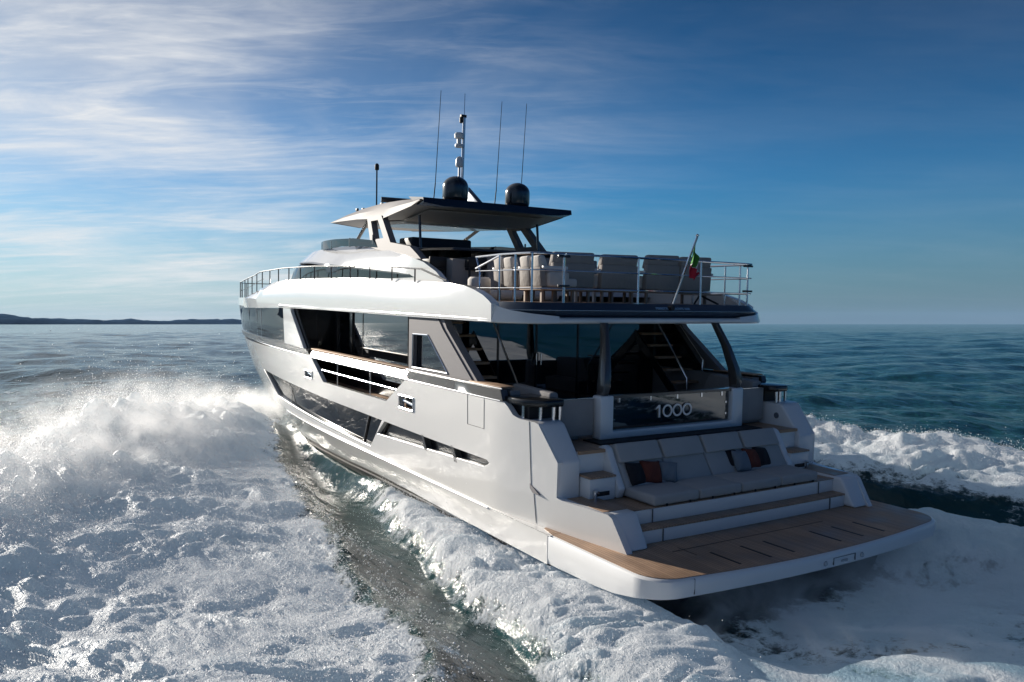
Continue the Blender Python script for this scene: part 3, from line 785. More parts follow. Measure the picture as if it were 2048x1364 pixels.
# fascia
g = MB(); R = []
for off, z in ((.22, 4.73), (.10, 4.80), (.06, 4.845), (.075, 4.86), (.20, 4.985), (.30, 4.99)):
    R.append([(x, y, z) for x, y in full(slab_path(off, xa=2.22, hw=3.20, x1=6.5))])
g.loft(R, cap=False); n = len(R[0]); g.add(R[0], [tuple(range(n))[::-1]])
fas = build('aft_fascia', g, FASC, yacht, ang=20)
g = MB(); g.tube([(x, y, 4.852) for x, y in full(slab_path(.055, xa=2.22, hw=3.20, x1=3.2))], .006, 5); build('fascia_trim_line', g, WIRE, fas)
g = MB(); g.prism([(x, y) for x, y in full(slab_path(.31, xa=2.22, hw=3.20, x1=9.0))], 'z', 4.93, 4.988); build('flybridge_teak_deck', g, TEAK, yacht)
# fascia lettering (tiny blue capitals)
def text_mesh(body, size, ext):
    c = bpy.data.curves.new('t', 'FONT'); c.body = body; c.size = size; c.extrude = ext
    o = bpy.data.objects.new('t', c); COL.objects.link(o); dg = bpy.context.evaluated_depsgraph_get()
    me = bpy.data.meshes.new_from_object(o.evaluated_get(dg)); bpy.data.objects.remove(o); return me
def text_obj(name, body, size, M, m, parent, ext=.004):
    me = text_mesh(body, size, ext); me.transform(M); me.materials.append(m)
    o = bpy.data.objects.new(name, me); COL.objects.link(o); o.parent = parent; return o
# text plane: local x -> -y (reads left to right from astern), local y -> up
TM = Matrix(((0, 0, -1, 0), (-1, 0, 0, 0), (0, 1, 0, 0), (0, 0, 0, 1)))
tilt = Matrix.Rotation(math.radians(43), 4, 'Y')
def place_text(body, size, x, y, z): return Matrix.Translation((x, y, z)) @ tilt @ TM
text_obj('yacht_name_lettering', 'FERRETTI', .075, place_text('', 0, 2.296, .02, 4.885), LIT2, fas)
text_obj('model_lettering', 'YACHTS 1000', .072, place_text('', 0, 2.296, -.42, 4.885), LIT2, fas)
g = MB(); g.prism([(-.36, 4.87), (-.30, 4.87), (-.28, 4.93), (-.33, 4.97), (-.38, 4.93)], 'x', 2.22, 2.33); build('fascia_light', g, BLKM, fas)

# pilothouse
def Yp(x, z):
    xf = 21.5-(z-5.6)*2.0; t = max(0, (x-13.0)/(xf-13.0)); b = 2.62 if z < 5.9 else 2.62-(z-5.9)*.9
    return max(.02, b*(1-min(1, t)**3.0)**.55)
ptop = [(20.3, 6.14), (19.4, 6.26), (18.2, 6.37), (16.6, 6.43), (14.69, 6.45), (12.87, 6.44), (11.49, 6.37), (9.84, 6.22), (8.6, 6.05), (7.5, 5.90), (7.0, 5.80), (6.38, 5.58), (5.95, 5.33)]
po = [(5.9, 5.2), (22.2, 5.2), (21.6, 5.55), (21.1, 5.8)]+ptop
ph = [(21.3, 5.58), (20.25, 6.06), (18.8, 6.12), (17.0, 6.08), (15.27, 6.03), (13.9, 5.94), (11.8, 5.82), (9.83, 5.69), (8.4, 5.60), (7.75, 5.545), (7.45, 5.47), (9, 5.46), (13, 5.46), (17, 5.50)]
g = MB(); panel(g, po, Yp, [ph], step=.3, th=.12); g.mirror()
R = []
for x, z in [p for p in ptop if p[0] > 9.5]:
    y = max(.03, Yp(x, z)-.04); R.append([(x, y*k, z+.05*(1-k*k)-.01) for k in (1, .8, .5, .2, 0, -.2, -.5, -.8, -1)])
g.loft(R, closed=False); ph_ = build('pilothouse', g, GEL, yacht, ang=35)
g = MB(); panel(g, [(21.5, 5.45), (20.2, 6.13), (18.8, 6.18), (13.9, 5.99), (9.83, 5.74), (7.5, 5.58), (7.3, 5.42), (13, 5.42)], Yp, step=.3, th=.02, off=-.06); g.mirror(); build('pilothouse_window', g, PILOTG, ph_); pg = ph_
g = MB(); panel(g, [(20.3, 5.52), (20.05, 5.52), (19.2, 6.10), (19.4, 6.10)], Yp, step=.3, th=.03, off=-.05); panel(g, [(18.9, 5.5), (18.7, 5.5), (18.3, 6.10), (18.45, 6.10)], Yp, step=.3, th=.03, off=-.05); g.mirror(); build('window_post', g, WHP, pg)
g = MB(); panel(g, [(20.1, 6.03), (18.8, 6.09), (17, 6.05), (15.27, 5.99), (13.9, 5.90), (9.83, 5.66), (7.75, 5.525), (7.75, 5.55), (9.83, 5.70), (13.9, 5.95), (15.27, 6.04), (17, 6.09), (18.8, 6.13), (20.15, 6.07)], Yp, step=.4, th=.02, off=.012); g.mirror(); build('window_trim', g, BAND, pg)
# interior mass so that the pilothouse reads solid
g = MB(); g.box(9.5, 15.0, -1.6, 1.6, 5.0, 5.9); build('pilothouse_interior', g, UPHD, ph_)
# walkway / foredeck
g = MB(); xsn = list(np.arange(6, 28.6, .6)); g.loft([[(x, max(.05, Yb(x, 4.8)-.1), z), (x, -max(.05, Yb(x, 4.8)-.1), z), (x, -max(.05, Yb(x, 4.8)-.1), z-.1), (x, max(.05, Yb(x, 4.8)-.1), z-.1)] for x in xsn for z in [interp(x, [(6, 5.22), (16, 5.22), (19, 5.0), (22, 4.8), (28, 4.75)])]])
build('foredeck', g, GELS, yacht)
# side and bow rail
g = MB()
def yrail(x): return max(.05, Yb(x, min(5.0, interp(x, BTOP)-.1))-.09-.08*smst(18, 22, x))
rail = [(4.75, 5.36), (5.9, 5.61), (7.5, 5.69), (9.7, 5.75), (12.9, 5.82), (16, 5.83), (19, 5.77), (21, 5.60), (23, 5.48), (25.5, 5.45), (27.2, 5.45)]
base = lambda x: interp(x, [(4, 5.27), (5.6, 5.35), (9.6, 5.46), (16, 5.46), (17.4, 5.4), (19.2, 5.18), (20.8, 4.95), (22, 4.84), (28, 4.78)])
P = []
for a, b in zip(rail, rail[1:]):
    for k in range(4): x = a[0]+(b[0]-a[0])*k/4; P.append((x, yrail(x), a[1]+(b[1]-a[1])*k/4))
P.append((27.2, yrail(27.2), 5.45))
g.tube(P, .02, 6)
g.tube([(x, yrail(x), base(x)+(interp(x, rail)-base(x))*.5) for x in np.arange(18.5, 27.3, .8)], .012, 5)
for x in [6.2, 7.4, 8.7, 10.0, 11.4, 12.8, 14.1, 15.3, 16.5, 17.6, 18.7, 19.7, 20.6, 21.4, 22.2, 23.2, 24.2, 25.2, 26.2, 27.1]:
    g.tube([(x, yrail(x), base(x)-.02), (x, yrail(x), interp(x, rail))], .018, 6)
g.mirror(); g.tube([(27.2, yrail(27.2), 5.45), (27.9, 0, 5.45), (27.2, -yrail(27.2), 5.45)], .02, 6)
build('bow_rail', g, BAND, yacht)
# flybridge aft railing
rl = MB()
def tb(P, r=.019): rl.tube(P, r, 8)
zr = (5.84, 5.55, 5.23)
for z in zr:
    r = .021 if z > 5.8 else .013
    tb([(4.35, 2.78, z-(.02 if z > 5.8 else 0)), (3.5, 2.76, z), (2.98, 2.75, z), (2.56, 2.70, z), (2.45, 2.5, z), (2.45, 2.07, z)], r)
    tb([(2.43, 2.04, z), (2.42, .38, z), (2.43, -1.24, z), (2.46, -2.55, z), (2.5, -2.76, z)], r)
    tb([(2.56, -2.72, z-.01), (3.22, -2.76, z-.01), (4.35, -2.78, z-.02)], r)
for x, y in ((3.5, 2.76), (2.98, 2.75), (2.54, 2.68), (2.45, 2.07), (2.42, .38), (2.43, -1.24), (2.50, -2.66), (2.80, -2.76), (3.22, -2.76), (4.2, -2.78)):
    rl.tube([(x, y, 4.97), (x, y, 5.05), (x, y, 5.84)], .024 if y in (2.07,) else .02, 8)
for y in (2.7,): tb([(4.2, 2.78, 5.21), (4.2, 2.78, 5.56), (4.35, 2.78, 5.82)], .018)
# sloping bright handrail dropping forward on port
tb([(4.35, 2.78, 5.60), (3.5, 2.76, 5.82)], .02)
railing = build('flybridge_railing', rl, CHROME, yacht)
g = MB()
for y, x in ((2.07, 2.45), (-2.66, 2.5)):
    for z in (5.80, 5.28): g.box(x-.03, x+.03, y-.12, y+.12, z-.02, z+.02)
build('railing_clamp', g, BLACK, railing, bevel=.006)

# screen + fairing + struts + hardtop
def Ys(x, z):
    t = max(0, (x-12.0)/6.5); return max(.02, 2.37*(1-min(1, t)**2.6)**.6)
g = MB(); panel(g, [(18.48, 6.40), (18.3, 6.70), (16.4, 6.70), (14.8, 6.68), (13.7, 6.66), (12, 6.60), (10.55, 6.47), (10.3, 6.28), (11.5, 6.36), (13, 6.42), (16.0, 6.40)], Ys, step=.3, th=.03); g.mirror()
sc = build('flybridge_windscreen', g, SCREEN, yacht)
g = MB()
for x in (17.2, 15.6, 14.0, 12.3, 10.6): panel(g, [(x, 6.38), (x+.03, 6.38), (x+.03, 6.62), (x, 6.62)], Ys, step=.5, th=.04, off=.005)
g.mirror(); build('screen_joint', g, BAND, sc)
g = MB(); yf = lambda x, z: 2.37-(z-6.2)*.12
STR = [(11.28, 7.10), (10.30, 7.10), (9.50, 6.37), (9.0, 6.31), (8.3, 6.22), (7.85, 6.02), (7.6, 5.90), (8.6, 6.0), (10.3, 6.22), (10.75, 6.30)]
SH = [(10.98, 7.0), (10.50, 7.0), (9.98, 6.50), (10.62, 6.50)]
panel(g, STR, yf, [SH], step=.4, th=.17); g.mirror(); build('hardtop_strut', g, GREYM, yacht, ang=30)
g = MB()
for s in (1, -1): g.tube([(9.0, s*1.75, 6.2), (9.1, s*1.75, 7.05)], .035, 8)
g.tube([(14.2, -1.6, 6.4), (12.4, -1.8, 7.10)], .05, 8); g.tube([(14.2, 1.6, 6.4), (12.4, 1.8, 7.10)], .05, 8)
build('screen_post', g, BAND, yacht)
# hardtop shell
g = MB()
stn = [  # x, half width low, z low, half width top, z top
    (15.3, .9, 7.17, .8, 7.20), (14.4, 2.20, 7.19, 2.10, 7.215), (13.34, 2.22, 7.165, 2.05, 7.36), (12.1, 2.24, 7.13, 2.03, 7.44), (10.9, 2.26, 7.06, 2.02, 7.47), (10.3, 2.26, 7.01, 2.02, 7.46), (9.5, 2.24, 7.10, 2.05, 7.43), (8.6, 2.21, 7.20, 2.10, 7.38), (8.15, 2.19, 7.30, 2.17, 7.33)]
R = []
for x, a, z0, b, z1 in stn:
    R.append([(x, a, z0), (x, (a+b)/2+.03, z0+(z1-z0)*.55), (x, b, z1), (x, b*.6, z1+.03), (x, 0, z1+.04), (x, -b*.6, z1+.03), (x, -b, z1), (x, -(a+b)/2-.03, z0+(z1-z0)*.55), (x, -a, z0)])
g.loft(R, closed=False)
ht = build('hardtop', g, GREYM, yacht, ang=18)
g = MB(); R = []
for x, a, z0, b, z1 in stn[:]:
    a -= .03; zz = z0+.015
    R.append([(x, a, zz), (x, 0, zz-.005), (x, -a, zz)])
g.loft(R, closed=False); build('headliner', g, LIN, ht, ang=18)
g = MB()  # aft dark edge
g.loft([[(8.05, y, 7.19+.06*(abs(y)>2)), (8.08, y, 7.37), (8.9, y, 7.46), (8.4, y, 7.21)] for y in np.linspace(2.14, -2.14, 9)]); build('hardtop_aft_trim', g, BLACK, ht)
g = MB(); 
for x0, x1, y0, y1 in ((10.5, 13.2, -1.45, 1.45),): g.box(x0, x1, y0, y1, 7.0, 7.03)
g.v = [(x, y, z+interp(x, [(10.3, -.06), (13.3, .08)])) for x, y, z in g.v]
build('sunroof_recess', g, BLACK, ht)
g = MB()
for y in (1.5, -1.5): g.hexa([(10.4, y-.05, 6.955), (13.2, y-.05, 7.10), (13.2, y+.05, 7.10), (10.4, y+.05, 6.955), (10.4, y-.05, 7.02), (13.2, y-.05, 7.16), (13.2, y+.05, 7.16), (10.4, y+.05, 7.02)])
g.box(10.35, 10.45, -1.55, 1.55, 6.95, 7.02); build('headliner_rail', g, WHP, ht)
g = MB(); g.prism([(8.7, 1.7), (10.1, 1.7), (10.1, -1.7), (8.7, -1.7)], 'z', 0, .02)
g.v = [(x, y, z+interp(x, [(8.7, 7.175), (10.1, 7.015)])-.03) for x, y, z in g.v]; build('headliner_panel', g, LIN, ht)
# radomes
for s in (1, -1):
    g = MB(); prof = [(.26, 0), (.30, .02), (.325, .10), (.325, .36)]+[(.325*math.cos(a), .36+.27*math.sin(a)) for a in np.linspace(.15, PI/2-.05, 8)]
    g.lathe(prof, (8.8, s*.915, 7.42), 28); build('satellite_dome', g, DOME, yacht, ang=50)
    g = MB(); g.lathe([(.2, -.06), (.22, .03)], (8.8, s*.915, 7.42), 20); 
    build('dome_base', g, BLACK, yacht)
# mast, fin, instruments, antennas
g = MB(); g.prism([(9.0, 7.40), (10.6, 7.40), (10.2, 7.98), (9.9, 7.98)], 'y', -.10, .06); mast = build('mast_fin', g, FASC, yacht, bevel=.02)
g = MB(); g.tube([(10.1, .05, 7.4), (10.0, .05, 9.88)], .042, 10); g.tube([(10.0, .05, 9.88), (9.98, .05, 10.45)], .012, 6, .01); build('mast_pole', g, WIRE, mast)
g = MB(); g.box(9.96, 10.04, 0.0, .16, 9.82, 9.89); g.lathe([(.03, 0), (.05, .02), (.05, .14), (.02, .17)], (9.98, .15, 9.66), 12); build('anchor_light', g, BLKM, mast)
g = MB(); g.lathe([(.10, 0), (.11, .03), (.10, .08), (.055, .10), (.055, .22), (.12, .24), (.13, .34), (.10, .38)], (10.0, .20, 9.02), 16); build('weather_sensor', g, WHP, mast)
g = MB(); g.lathe([(.09, 0), (.10, .03), (.10, .16), (.07, .24), (.02, .27)], (9.3, .55, 8.38), 16); g.lathe([(.035, -.9), (.03, 0)], (9.3, .55, 8.38), 10); build('camera_dome', g, WHP, mast)
for i, (x, y, z0, z1) in enumerate(((10.02, .93, 7.42, 10.42), (10.02, -.93, 7.42, 10.40), (10.0, -1.72, 7.40, 10.45))):
    lean = .11
    g = MB(); g.tube([(x, y, z0), (x-.02, y-.05, z0+.6)], .016, 6); g.tube([(x-.02, y-.05, z0+.6), (x-.06, y-.05-lean, z1)], .011, 5, .007)
    build('whip_antenna', g, BLKM, yacht)
g = MB(); g.tube([(12.0, 1.7, 7.38), (12.0, 1.7, 8.55)], .022, 6); g.lathe([(.05, 0), (.06, .02), (.06, .14), (.03, .18)], (12.0, 1.7, 8.52), 12); build('light_pole', g, BLKM, yacht)
g = MB(); g.tube([(11.2, 1.9, 7.62), (10.95, 1.0, 7.60)], .075, 10); g.lathe([(.12, -.2), (.08, 0)], (11.05, 1.4, 7.6), 12); build('radar_scanner', g, BAND, yacht)
g = MB()
for x, y in ((12.7, 2.0), (12.5, 1.9), (10.9, 2.0)): g.box(x-.06, x+.06, y-.03, y+.03, 7.42, 7.50)
build('hardtop_lamp', g, BLKM, yacht, bevel=.01)

# helm console / bar built in on the flybridge
g = MB(); g.hexa([(6.95, 1.0, 4.99), (6.95, 2.0, 4.99), (7.7, 2.0, 4.99), (7.7, 1.0, 4.99), (6.8, 1.0, 5.90), (6.8, 2.0, 5.90), (7.7, 2.0, 5.95), (7.7, 1.0, 5.95)])
bar = build('bar_counter', g, UPH, yacht, bevel=.03)
g = MB(); g.box(6.6, 9.3, -1.9, 1.2, 4.99, 6.0); build('bar_cabinet', g, UPH, bar, bevel=.03)
g = MB(); g.hexa([(6.9, 2.0, 6.10), (6.9, -2.0, 6.10), (9.6, -2.0, 6.18), (9.6, 2.0, 6.18), (6.95, 1.9, 6.16), (6.95, -1.9, 6.16), (9.6, -1.9, 6.25), (9.6, 1.9, 6.25)]); build('bar_top', g, BAND, bar, bevel=.02)
g = MB(); g.box(9.2, 10.0, .2, 1.9, 5.9, 6.52); build('helm_console', g, BLKM, bar, bevel=.05)
for y in (1.85, 1.0):
    g = MB(); g.hexa([(8.9, y-.36, 5.72), (8.9, y+.36, 5.72), (9.05, y+.36, 5.72), (9.05, y-.36, 5.72), (8.75, y-.30, 6.24), (8.75, y+.30, 6.24), (8.9, y+.30, 6.24), (8.9, y-.30, 6.24)])
    g.box(8.8, 9.4, y-.3, y+.3, 5.0, 5.72)
    build('helm_seat', g, UPH, bar, bevel=.04)

# ================================================================== loose things on board
def rbox(mb, x0, x1, y0, y1, z0, z1): return mb.box(x0, x1, y0, y1, z0, z1)
FZ = 4.992   # flybridge floor
def lounge_chair(name, label, cat, b, wd, panels=1, rz=0.0, group=None, h=.96, cush=UPH, back=UPH, dp=.85):
    """seat facing +x (local), its back towards -x"""
    t = thing(name, label, cat, b, rz, group)
    g = MB(); g.box(0, dp, -wd/2, wd/2, .215, .275); build('seat_frame', g, FRAMEF, t, bevel=.008)
    for x in (.08, dp-.08):
        for y in (-wd/2+.10, wd/2-.10):
            g = MB(); g.box(x-.025, x+.025, y-.025, y+.025, 0, .214); build('leg', g, FRAMEF, t)
    pw = wd/panels
    for i in range(panels):
        y0 = -wd/2+i*pw+.02; y1 = y0+pw-.04
        g = MB(); g.hexa([(0.0, y0, .28), (0.0, y1, .28), (.16, y1, .28), (.16, y0, .28), (-.03, y0, h-.22), (-.03, y1, h-.22), (.08, y1, h-.22), (.08, y0, h-.22)]); build('backrest', g, back, t, bevel=.02)
        g = MB(); g.hexa([(-.01, y0+.01, h-.24), (-.01, y1-.01, h-.24), (.20, y1-.01, h-.30), (.20, y0+.01, h-.30), (-.05, y0+.01, h), (-.05, y1-.01, h-.015), (.10, y1-.01, h-.015), (.10, y0+.01, h)]); build('back_cushion', g, cush, t, bevel=.05, seg=3)
        g = MB(); g.box(.14, dp-.02, y0, y1, .28, .44); build('seat_cushion', g, cush, t, bevel=.04, seg=3)
    for s in (1, -1):
        g = MB(); y0, y1 = sorted((s*(wd/2-.01), s*(wd/2+.06))); g.box(.0, .55, y0, y1, .60, .66); build('armrest', g, WHP, t, bevel=.015)
        g = MB(); y0, y1 = sorted((s*(wd/2-.10), s*(wd/2+.05))); g.box(.12, .60, y0, y1, .28, .56); build('side_cushion', g, CUSH, t, bevel=.05, seg=3)
    return t
lounge_chair('lounge_armchair', 'taupe deck armchair seen from behind at the port end of the aft flybridge rail', 'armchair', (3.3, 1.23, FZ), 1.02, group='armchairs along the flybridge stern')
lounge_chair('lounge_armchair', 'taupe deck armchair seen from behind in the middle, left of the flag', 'armchair', (3.3, .10, FZ), .96, group='armchairs along the flybridge stern')
lounge_chair('lounge_sofa', 'wide taupe deck sofa with two back panels standing behind the flag', 'sofa', (3.3, -1.50, FZ), 1.86, panels=2, h=1.0)
lounge_chair('side_armchair', 'small taupe side chair with white cushion next to the port railing, further aft', 'armchair', (3.45, 2.12, FZ), .76, panels=2, rz=-PI/2, group='side chairs by the port railing', h=.86, cush=CUSH)
lounge_chair('side_armchair', 'small taupe side chair with white cushion next to the port railing, further forward', 'armchair', (4.42, 2.12, FZ), .76, panels=2, rz=-PI/2, group='side chairs by the port railing', h=.86, cush=CUSH)
t = thing('pouf', 'round beige upholstered pouf between bar and side chairs', 'pouf', (5.15, 2.25, FZ))
g = MB(); g.lathe([(.20, .0), (.235, .03), (.235, .20), (.235, .215)], (0, 0, 0), 24); build('base_cushion', g, CUSH, t, ang=60)
g = MB(); g.lathe([(.225, .22), (.235, .24), (.235, .42), (.19, .47)], (0, 0, 0), 24); build('top_cushion', g, CUSH, t, ang=60)
for x, y, lb in ((6.7, 2.28, 'dark bar stool standing at the outer end of the beige bar'), (6.25, 1.55, 'dark bar stool standing at the inner end of the beige bar')):
    t = thing('bar_stool', lb, 'bar stool', (x+.6, y-.1, FZ), 0, 'stools at the flybridge bar')
    g = MB(); g.box(-.20, -.16, -.24, .24, .72, .95); g.box(-.2, .2, .2, .24, .72, .9); build('backrest', g, BLKM, t, bevel=.01)
    g = MB(); g.box(-.2, .2, -.22, .22, .66, .72); build('seat', g, BLKM, t, bevel=.02)
    for a in (-.17, .17):
        for b in (-.19, .19): g = MB(); g.box(a-.018, a+.018, b-.018, b+.018, 0, .66); build('leg', g, BLKM, t)
    g = MB(); g.box(-.17, .17, -.19, -.17, .25, .28); g.box(-.17, .17, .17, .19, .25, .28); build('footrest', g, BLKM, t)
t = thing('coffee_table', 'low pale table with dark crossed legs behind the taupe sofa', 'coffee table', (3.05, -1.95, FZ))
g = MB(); g.tube([(-.1, -.35, 0), (.1, 0, .19)], .022, 6); g.tube([(-.1, .35, 0), (.1, 0, .19)], .022, 6); build('crossed_legs', g, BLKM, t)
g = MB(); g.box(-.12, .2, -.42, .42, .185, .21); build('table_top', g, FRAMEF, t, bevel=.005)
t = thing('coffee_table', 'low white table in front of the taupe deck seats', 'coffee table', (4.7, -.6, FZ))
g = MB(); g.box(-.4, .4, -.6, .6, .27, .31); build('table_top', g, WHP, t, bevel=.01)
for a in (-.33, .33):
    for b in (-.5, .5): g = MB(); g.box(a-.03, a+.03, b-.03, b+.03, 0, .27); build('leg', g, WHP, t)
for k, (y, lb) in enumerate(((.55, 'long low cream bolster lying on the flybridge deck, port half'), (-.45, 'long low cream bolster lying on the flybridge deck, starboard half'))):
    g = MB(); g.tube([(0, -.42, .10), (0, -.38, .10), (0, .38, .10), (0, .42, .10)], .10, 16)
    o = build('bolster_cushion', g, CUSH, None, ang=60, M=onboat((6.0, y+.6, FZ))); tag(o, lb, 'bolster', 'bolsters on the flybridge deck')

# scatter pillows on the sunpad
def pillow(label, b, size, tilt_, rz, m, group):
    N = 14; g = MB(); V = []
    for s in (1, -1):
        for i in range(N+1):
            for j in range(N+1):
                u = 2*i/N-1; v = 2*j/N-1
                e = (max(0, 1-abs(u)**3.2)*max(0, 1-abs(v)**3.2))**.55
                pin = 1-.07*(1-abs(u))*abs(v)**2*0 - .06*(1-u*u)*(abs(v)) - .06*(1-v*v)*abs(u)
                V.append((s*.085*e*(1+.12*math.sin(5*u+2*v)), u*size/2*(pin), v*size/2*(pin)+size/2))
    F = []
    for s in (0, 1):
        o = s*(N+1)**2
        for i in range(N):
            for j in range(N):
                q = (o+i*(N+1)+j, o+(i+1)*(N+1)+j, o+(i+1)*(N+1)+j+1, o+i*(N+1)+j+1); F.append(q if s == 0 else q[::-1])
    g.add(V, F)
    M = onboat(b, rz) @ Matrix.Rotation(tilt_, 4, 'Y') @ Matrix.Rotation(.12, 4, 'X')
    o = build('throw_pillow', g, m, None, ang=80, M=M)
    bm = bmesh.new(); bm.from_mesh(o.data); bmesh.ops.remove_doubles(bm, verts=bm.verts, dist=.0008); bm.to_mesh(o.data); bm.free()
    tag(o, label, 'throw pillow', group)
G1 = 'throw pillows at the port end of the sun lounge'; G2 = 'throw pillows at the starboard end of the sun lounge'
T = .50
pillow('black throw pillow leftmost on the grey sun lounge', (.76, 1.66, 2.03), .40, T, .25, PBLK, G1)
pillow('rust red throw pillow between the black and the slate pillow, left side', (.75, 1.38, 2.03), .40, T, -.1, PRUST, G1)
pillow('slate grey throw pillow beside the left rust pillow', (.74, 1.08, 2.03), .36, T, -.45, PGREY, G1)
pillow('dark pillow half hidden behind the front slate pillow, right side', (.84, -.66, 2.05), .40, T, .1, PBLK, G2)
pillow('slate grey throw pillow leftmost of the right hand set', (.70, -.74, 2.03), .40, T, .1, PGREY, G2)
pillow('rust red throw pillow between slate and black pillows, right side', (.77, -1.08, 2.03), .40, T, .1, PRUST, G2)
pillow('black throw pillow rightmost on the grey sun lounge', (.79, -1.38, 2.03), .40, T, .15, PBLK, G2)

# ensign
t = thing('ensign_flag', 'green, white and red flag hanging limp from a leaning chrome staff at the stern', 'flag', (2.30, -.39, 5.0))
g = MB(); A = Vector((0, 0, 0)); B = Vector((-.42, -.18, 1.27)); g.tube([A, A+(B-A)*.5, B], .028, 10, .022); g.lathe([(.03, 0), (.035, .02), (.0, .05)], tuple(B), 10); build('flagstaff', g, CHROME, t)
def cloth(name, rows, m):
    # rows: list of (ya, yb, z) left/right edge per height at local y
    V = []; N = 12
    for i, (ya_, yb_, z) in enumerate(rows):
        for k in range(N+1):
            u = k/N; y = ya_+(yb_-ya_)*u
            x = -.40+.055*math.sin(u*9+i*.35)+.03*math.sin(u*17+1)-.02*i/len(rows)
            V.append((x, y, z+.012*math.sin(u*11+i)))
    F = [(i*(N+1)+k, i*(N+1)+k+1, (i+1)*(N+1)+k+1, (i+1)*(N+1)+k) for i in range(len(rows)-1) for k in range(N)]
    mb = MB(); mb.add(V, F)
    o = build(name, mb, m, t, ang=80)
    md = o.modifiers.new('thickness', 'SOLIDIFY'); md.thickness = .004; return o
# colour fields meet along slanted lines of the draped cloth
def field(name, L, R, m, n=10):
    rows = []
    for i in range(n+1):
        f = i/n; rows.append((L[0][0]+(L[1][0]-L[0][0])*f, R[0][0]+(R[1][0]-R[0][0])*f, 0)); 
    V = []; N = 12
    for i in range(n+1):
        f = i/n; a = Vector((0, L[0][0]+(L[1][0]-L[0][0])*f, L[0][1]+(L[1][1]-L[0][1])*f)); b = Vector((0, R[0][0]+(R[1][0]-R[0][0])*f, R[0][1]+(R[1][1]-R[0][1])*f))
        for k in range(N+1):
            u = k/N; p = a+(b-a)*u; d = p.y+.25*p.z
            V.append((-.36+.045*math.sin(d*42)+.02*math.sin(d*90+1), p.y, p.z))
    F = [(i*(N+1)+k, i*(N+1)+k+1, (i+1)*(N+1)+k+1, (i+1)*(N+1)+k) for i in range(n) for k in range(N)]
    mb = MB(); mb.add(V, F); o = build(name, mb, m, t, ang=80)
    md = o.modifiers.new('thickness', 'SOLIDIFY'); md.thickness = .004
FLAGP = lambda u, v: None
field('green_field', [(-.200, 1.14), (-.085, .765)], [(-.205, 1.12), (-.185, .68)], FG)
field('green_field', [(-.205, 1.13), (-.185, .68)], [(-.21, 1.10), (-.255, .86)], FG)
field('white_field', [(-.255, .86), (-.185, .68)], [(-.31, .60), (-.30, .58)], FW)
field('white_field', [(-.185, .68), (-.085, .765)], [(-.30, .60), (-.09, .73)], FW)
field('red_field', [(-.09, .735), (-.085, .50)], [(-.31, .60), (-.235, .44)], FR)

# ================================================================== sea
def perlin(x, y, seed):
    r = np.random.RandomState(seed); P = r.permutation(256); P = np.concatenate([P, P]); ang = r.rand(256)*2*PI
    gx, gy = np.cos(ang).astype(np.float32), np.sin(ang).astype(np.float32)
    xi = np.floor(x).astype(np.int64); yi = np.floor(y).astype(np.int64); xf = (x-xi).astype(np.float32); yf = (y-yi).astype(np.float32)
    xi &= 255; yi &= 255; x1 = (xi+1) & 255; y1 = (yi+1) & 255
    u = xf*xf*xf*(xf*(xf*6-15)+10); v = yf*yf*yf*(yf*(yf*6-15)+10)
    def gd(a, b, fx, fy):
        h = P[P[a]+b]; return gx[h]*fx+gy[h]*fy
    n00 = gd(xi, yi, xf, yf); n10 = gd(x1, yi, xf-1, yf); n01 = gd(xi, y1, xf, yf-1); n11 = gd(x1, y1, xf-1, yf-1)
    return (n00*(1-u)+n10*u)*(1-v)+(n01*(1-u)+n11*u)*v
def nsm(a, b, x):
    t = np.clip((x-a)/(b-a), 0, 1); return t*t*(3-2*t)
# polar sheet, dense where detail is seen, reaching past the horizon
deg = np.concatenate([np.arange(-37, 38.01, .064), np.arange(38.4, 120, .6), np.arange(121, 322, 4.0)])
th = np.radians(deg)
rr = [1.2]
while rr[-1] < 27000:
    r = rr[-1]
    rr.append(r + (r*.04 if r < 5.5 else (.0042*r if r < 42 else (.008*r if r < 400 else .03*r))))
rr = np.array(rr)
TH, RR = np.meshgrid(th, rr)
X = CAM.x+RR*np.cos(TH); Y = CAM.y+RR*np.sin(TH); NR, NT = X.shape
X = X.ravel(); Y = Y.ravel(); RRf = RR.ravel()
sp = np.maximum(.0042*RRf, 0.03)*1.0
cy, sy = math.cos(YAW), math.sin(YAW)
BX = X*cy+Y*sy; BY = -X*sy+Y*cy
Z = np.zeros_like(X)
wr = np.random.RandomState(5)
near = RRf < 900
for k in range(46):
    lam = 1.1*(1.075**k); a = .0095*lam**.82
    d = math.radians(200)+wr.randn()*.75; ph = wr.rand()*2*PI; q = 2*PI/lam
    f = np.clip(lam/(sp*3.2)-1, 0, 1)
    phs = q*(X*math.cos(d)+Y*math.sin(d))+ph
    s_ = np.sin(phs); Z += f*a*(1-np.abs(np.sin(phs/2+.3))*1.2+.15*s_)*.55 if k % 3 == 0 else f*a*s_*.55
Z *= 1.2
foam = np.zeros_like(X); patchy = np.zeros_like(X)
m = (BX > -40) & (BX < 45) & (np.abs(BY) < 38) & (RRf < 75)
bx = BX[m]; by = BY[m]; ab = np.abs(by); port = by > 0; xx = X[m]; yy = Y[m]; rl_ = RRf[m]
z = Z[m].copy(); calm = Z[m]
warp = perlin(xx*.35, yy*.35, 1)*1.0
w2 = perlin(xx*.9+7, yy*.9, 2)
hullh = np.interp(bx, [-1, 0, 14, 18, 21, 24, 26], [2.9, 3.0, 2.95, 2.5, 1.7, .8, 0])
fe = np.interp(bx, [-14, -4, -1.4, .45, 3.3, 5.8, 10.9, 15.9, 18.5, 20.5], [8.6, 7.0, 6.5, 6.2, 5.8, 5.5, 4.3, 3.35, 2.7, 1.6])
fe = np.where(port, fe, fe+.9)
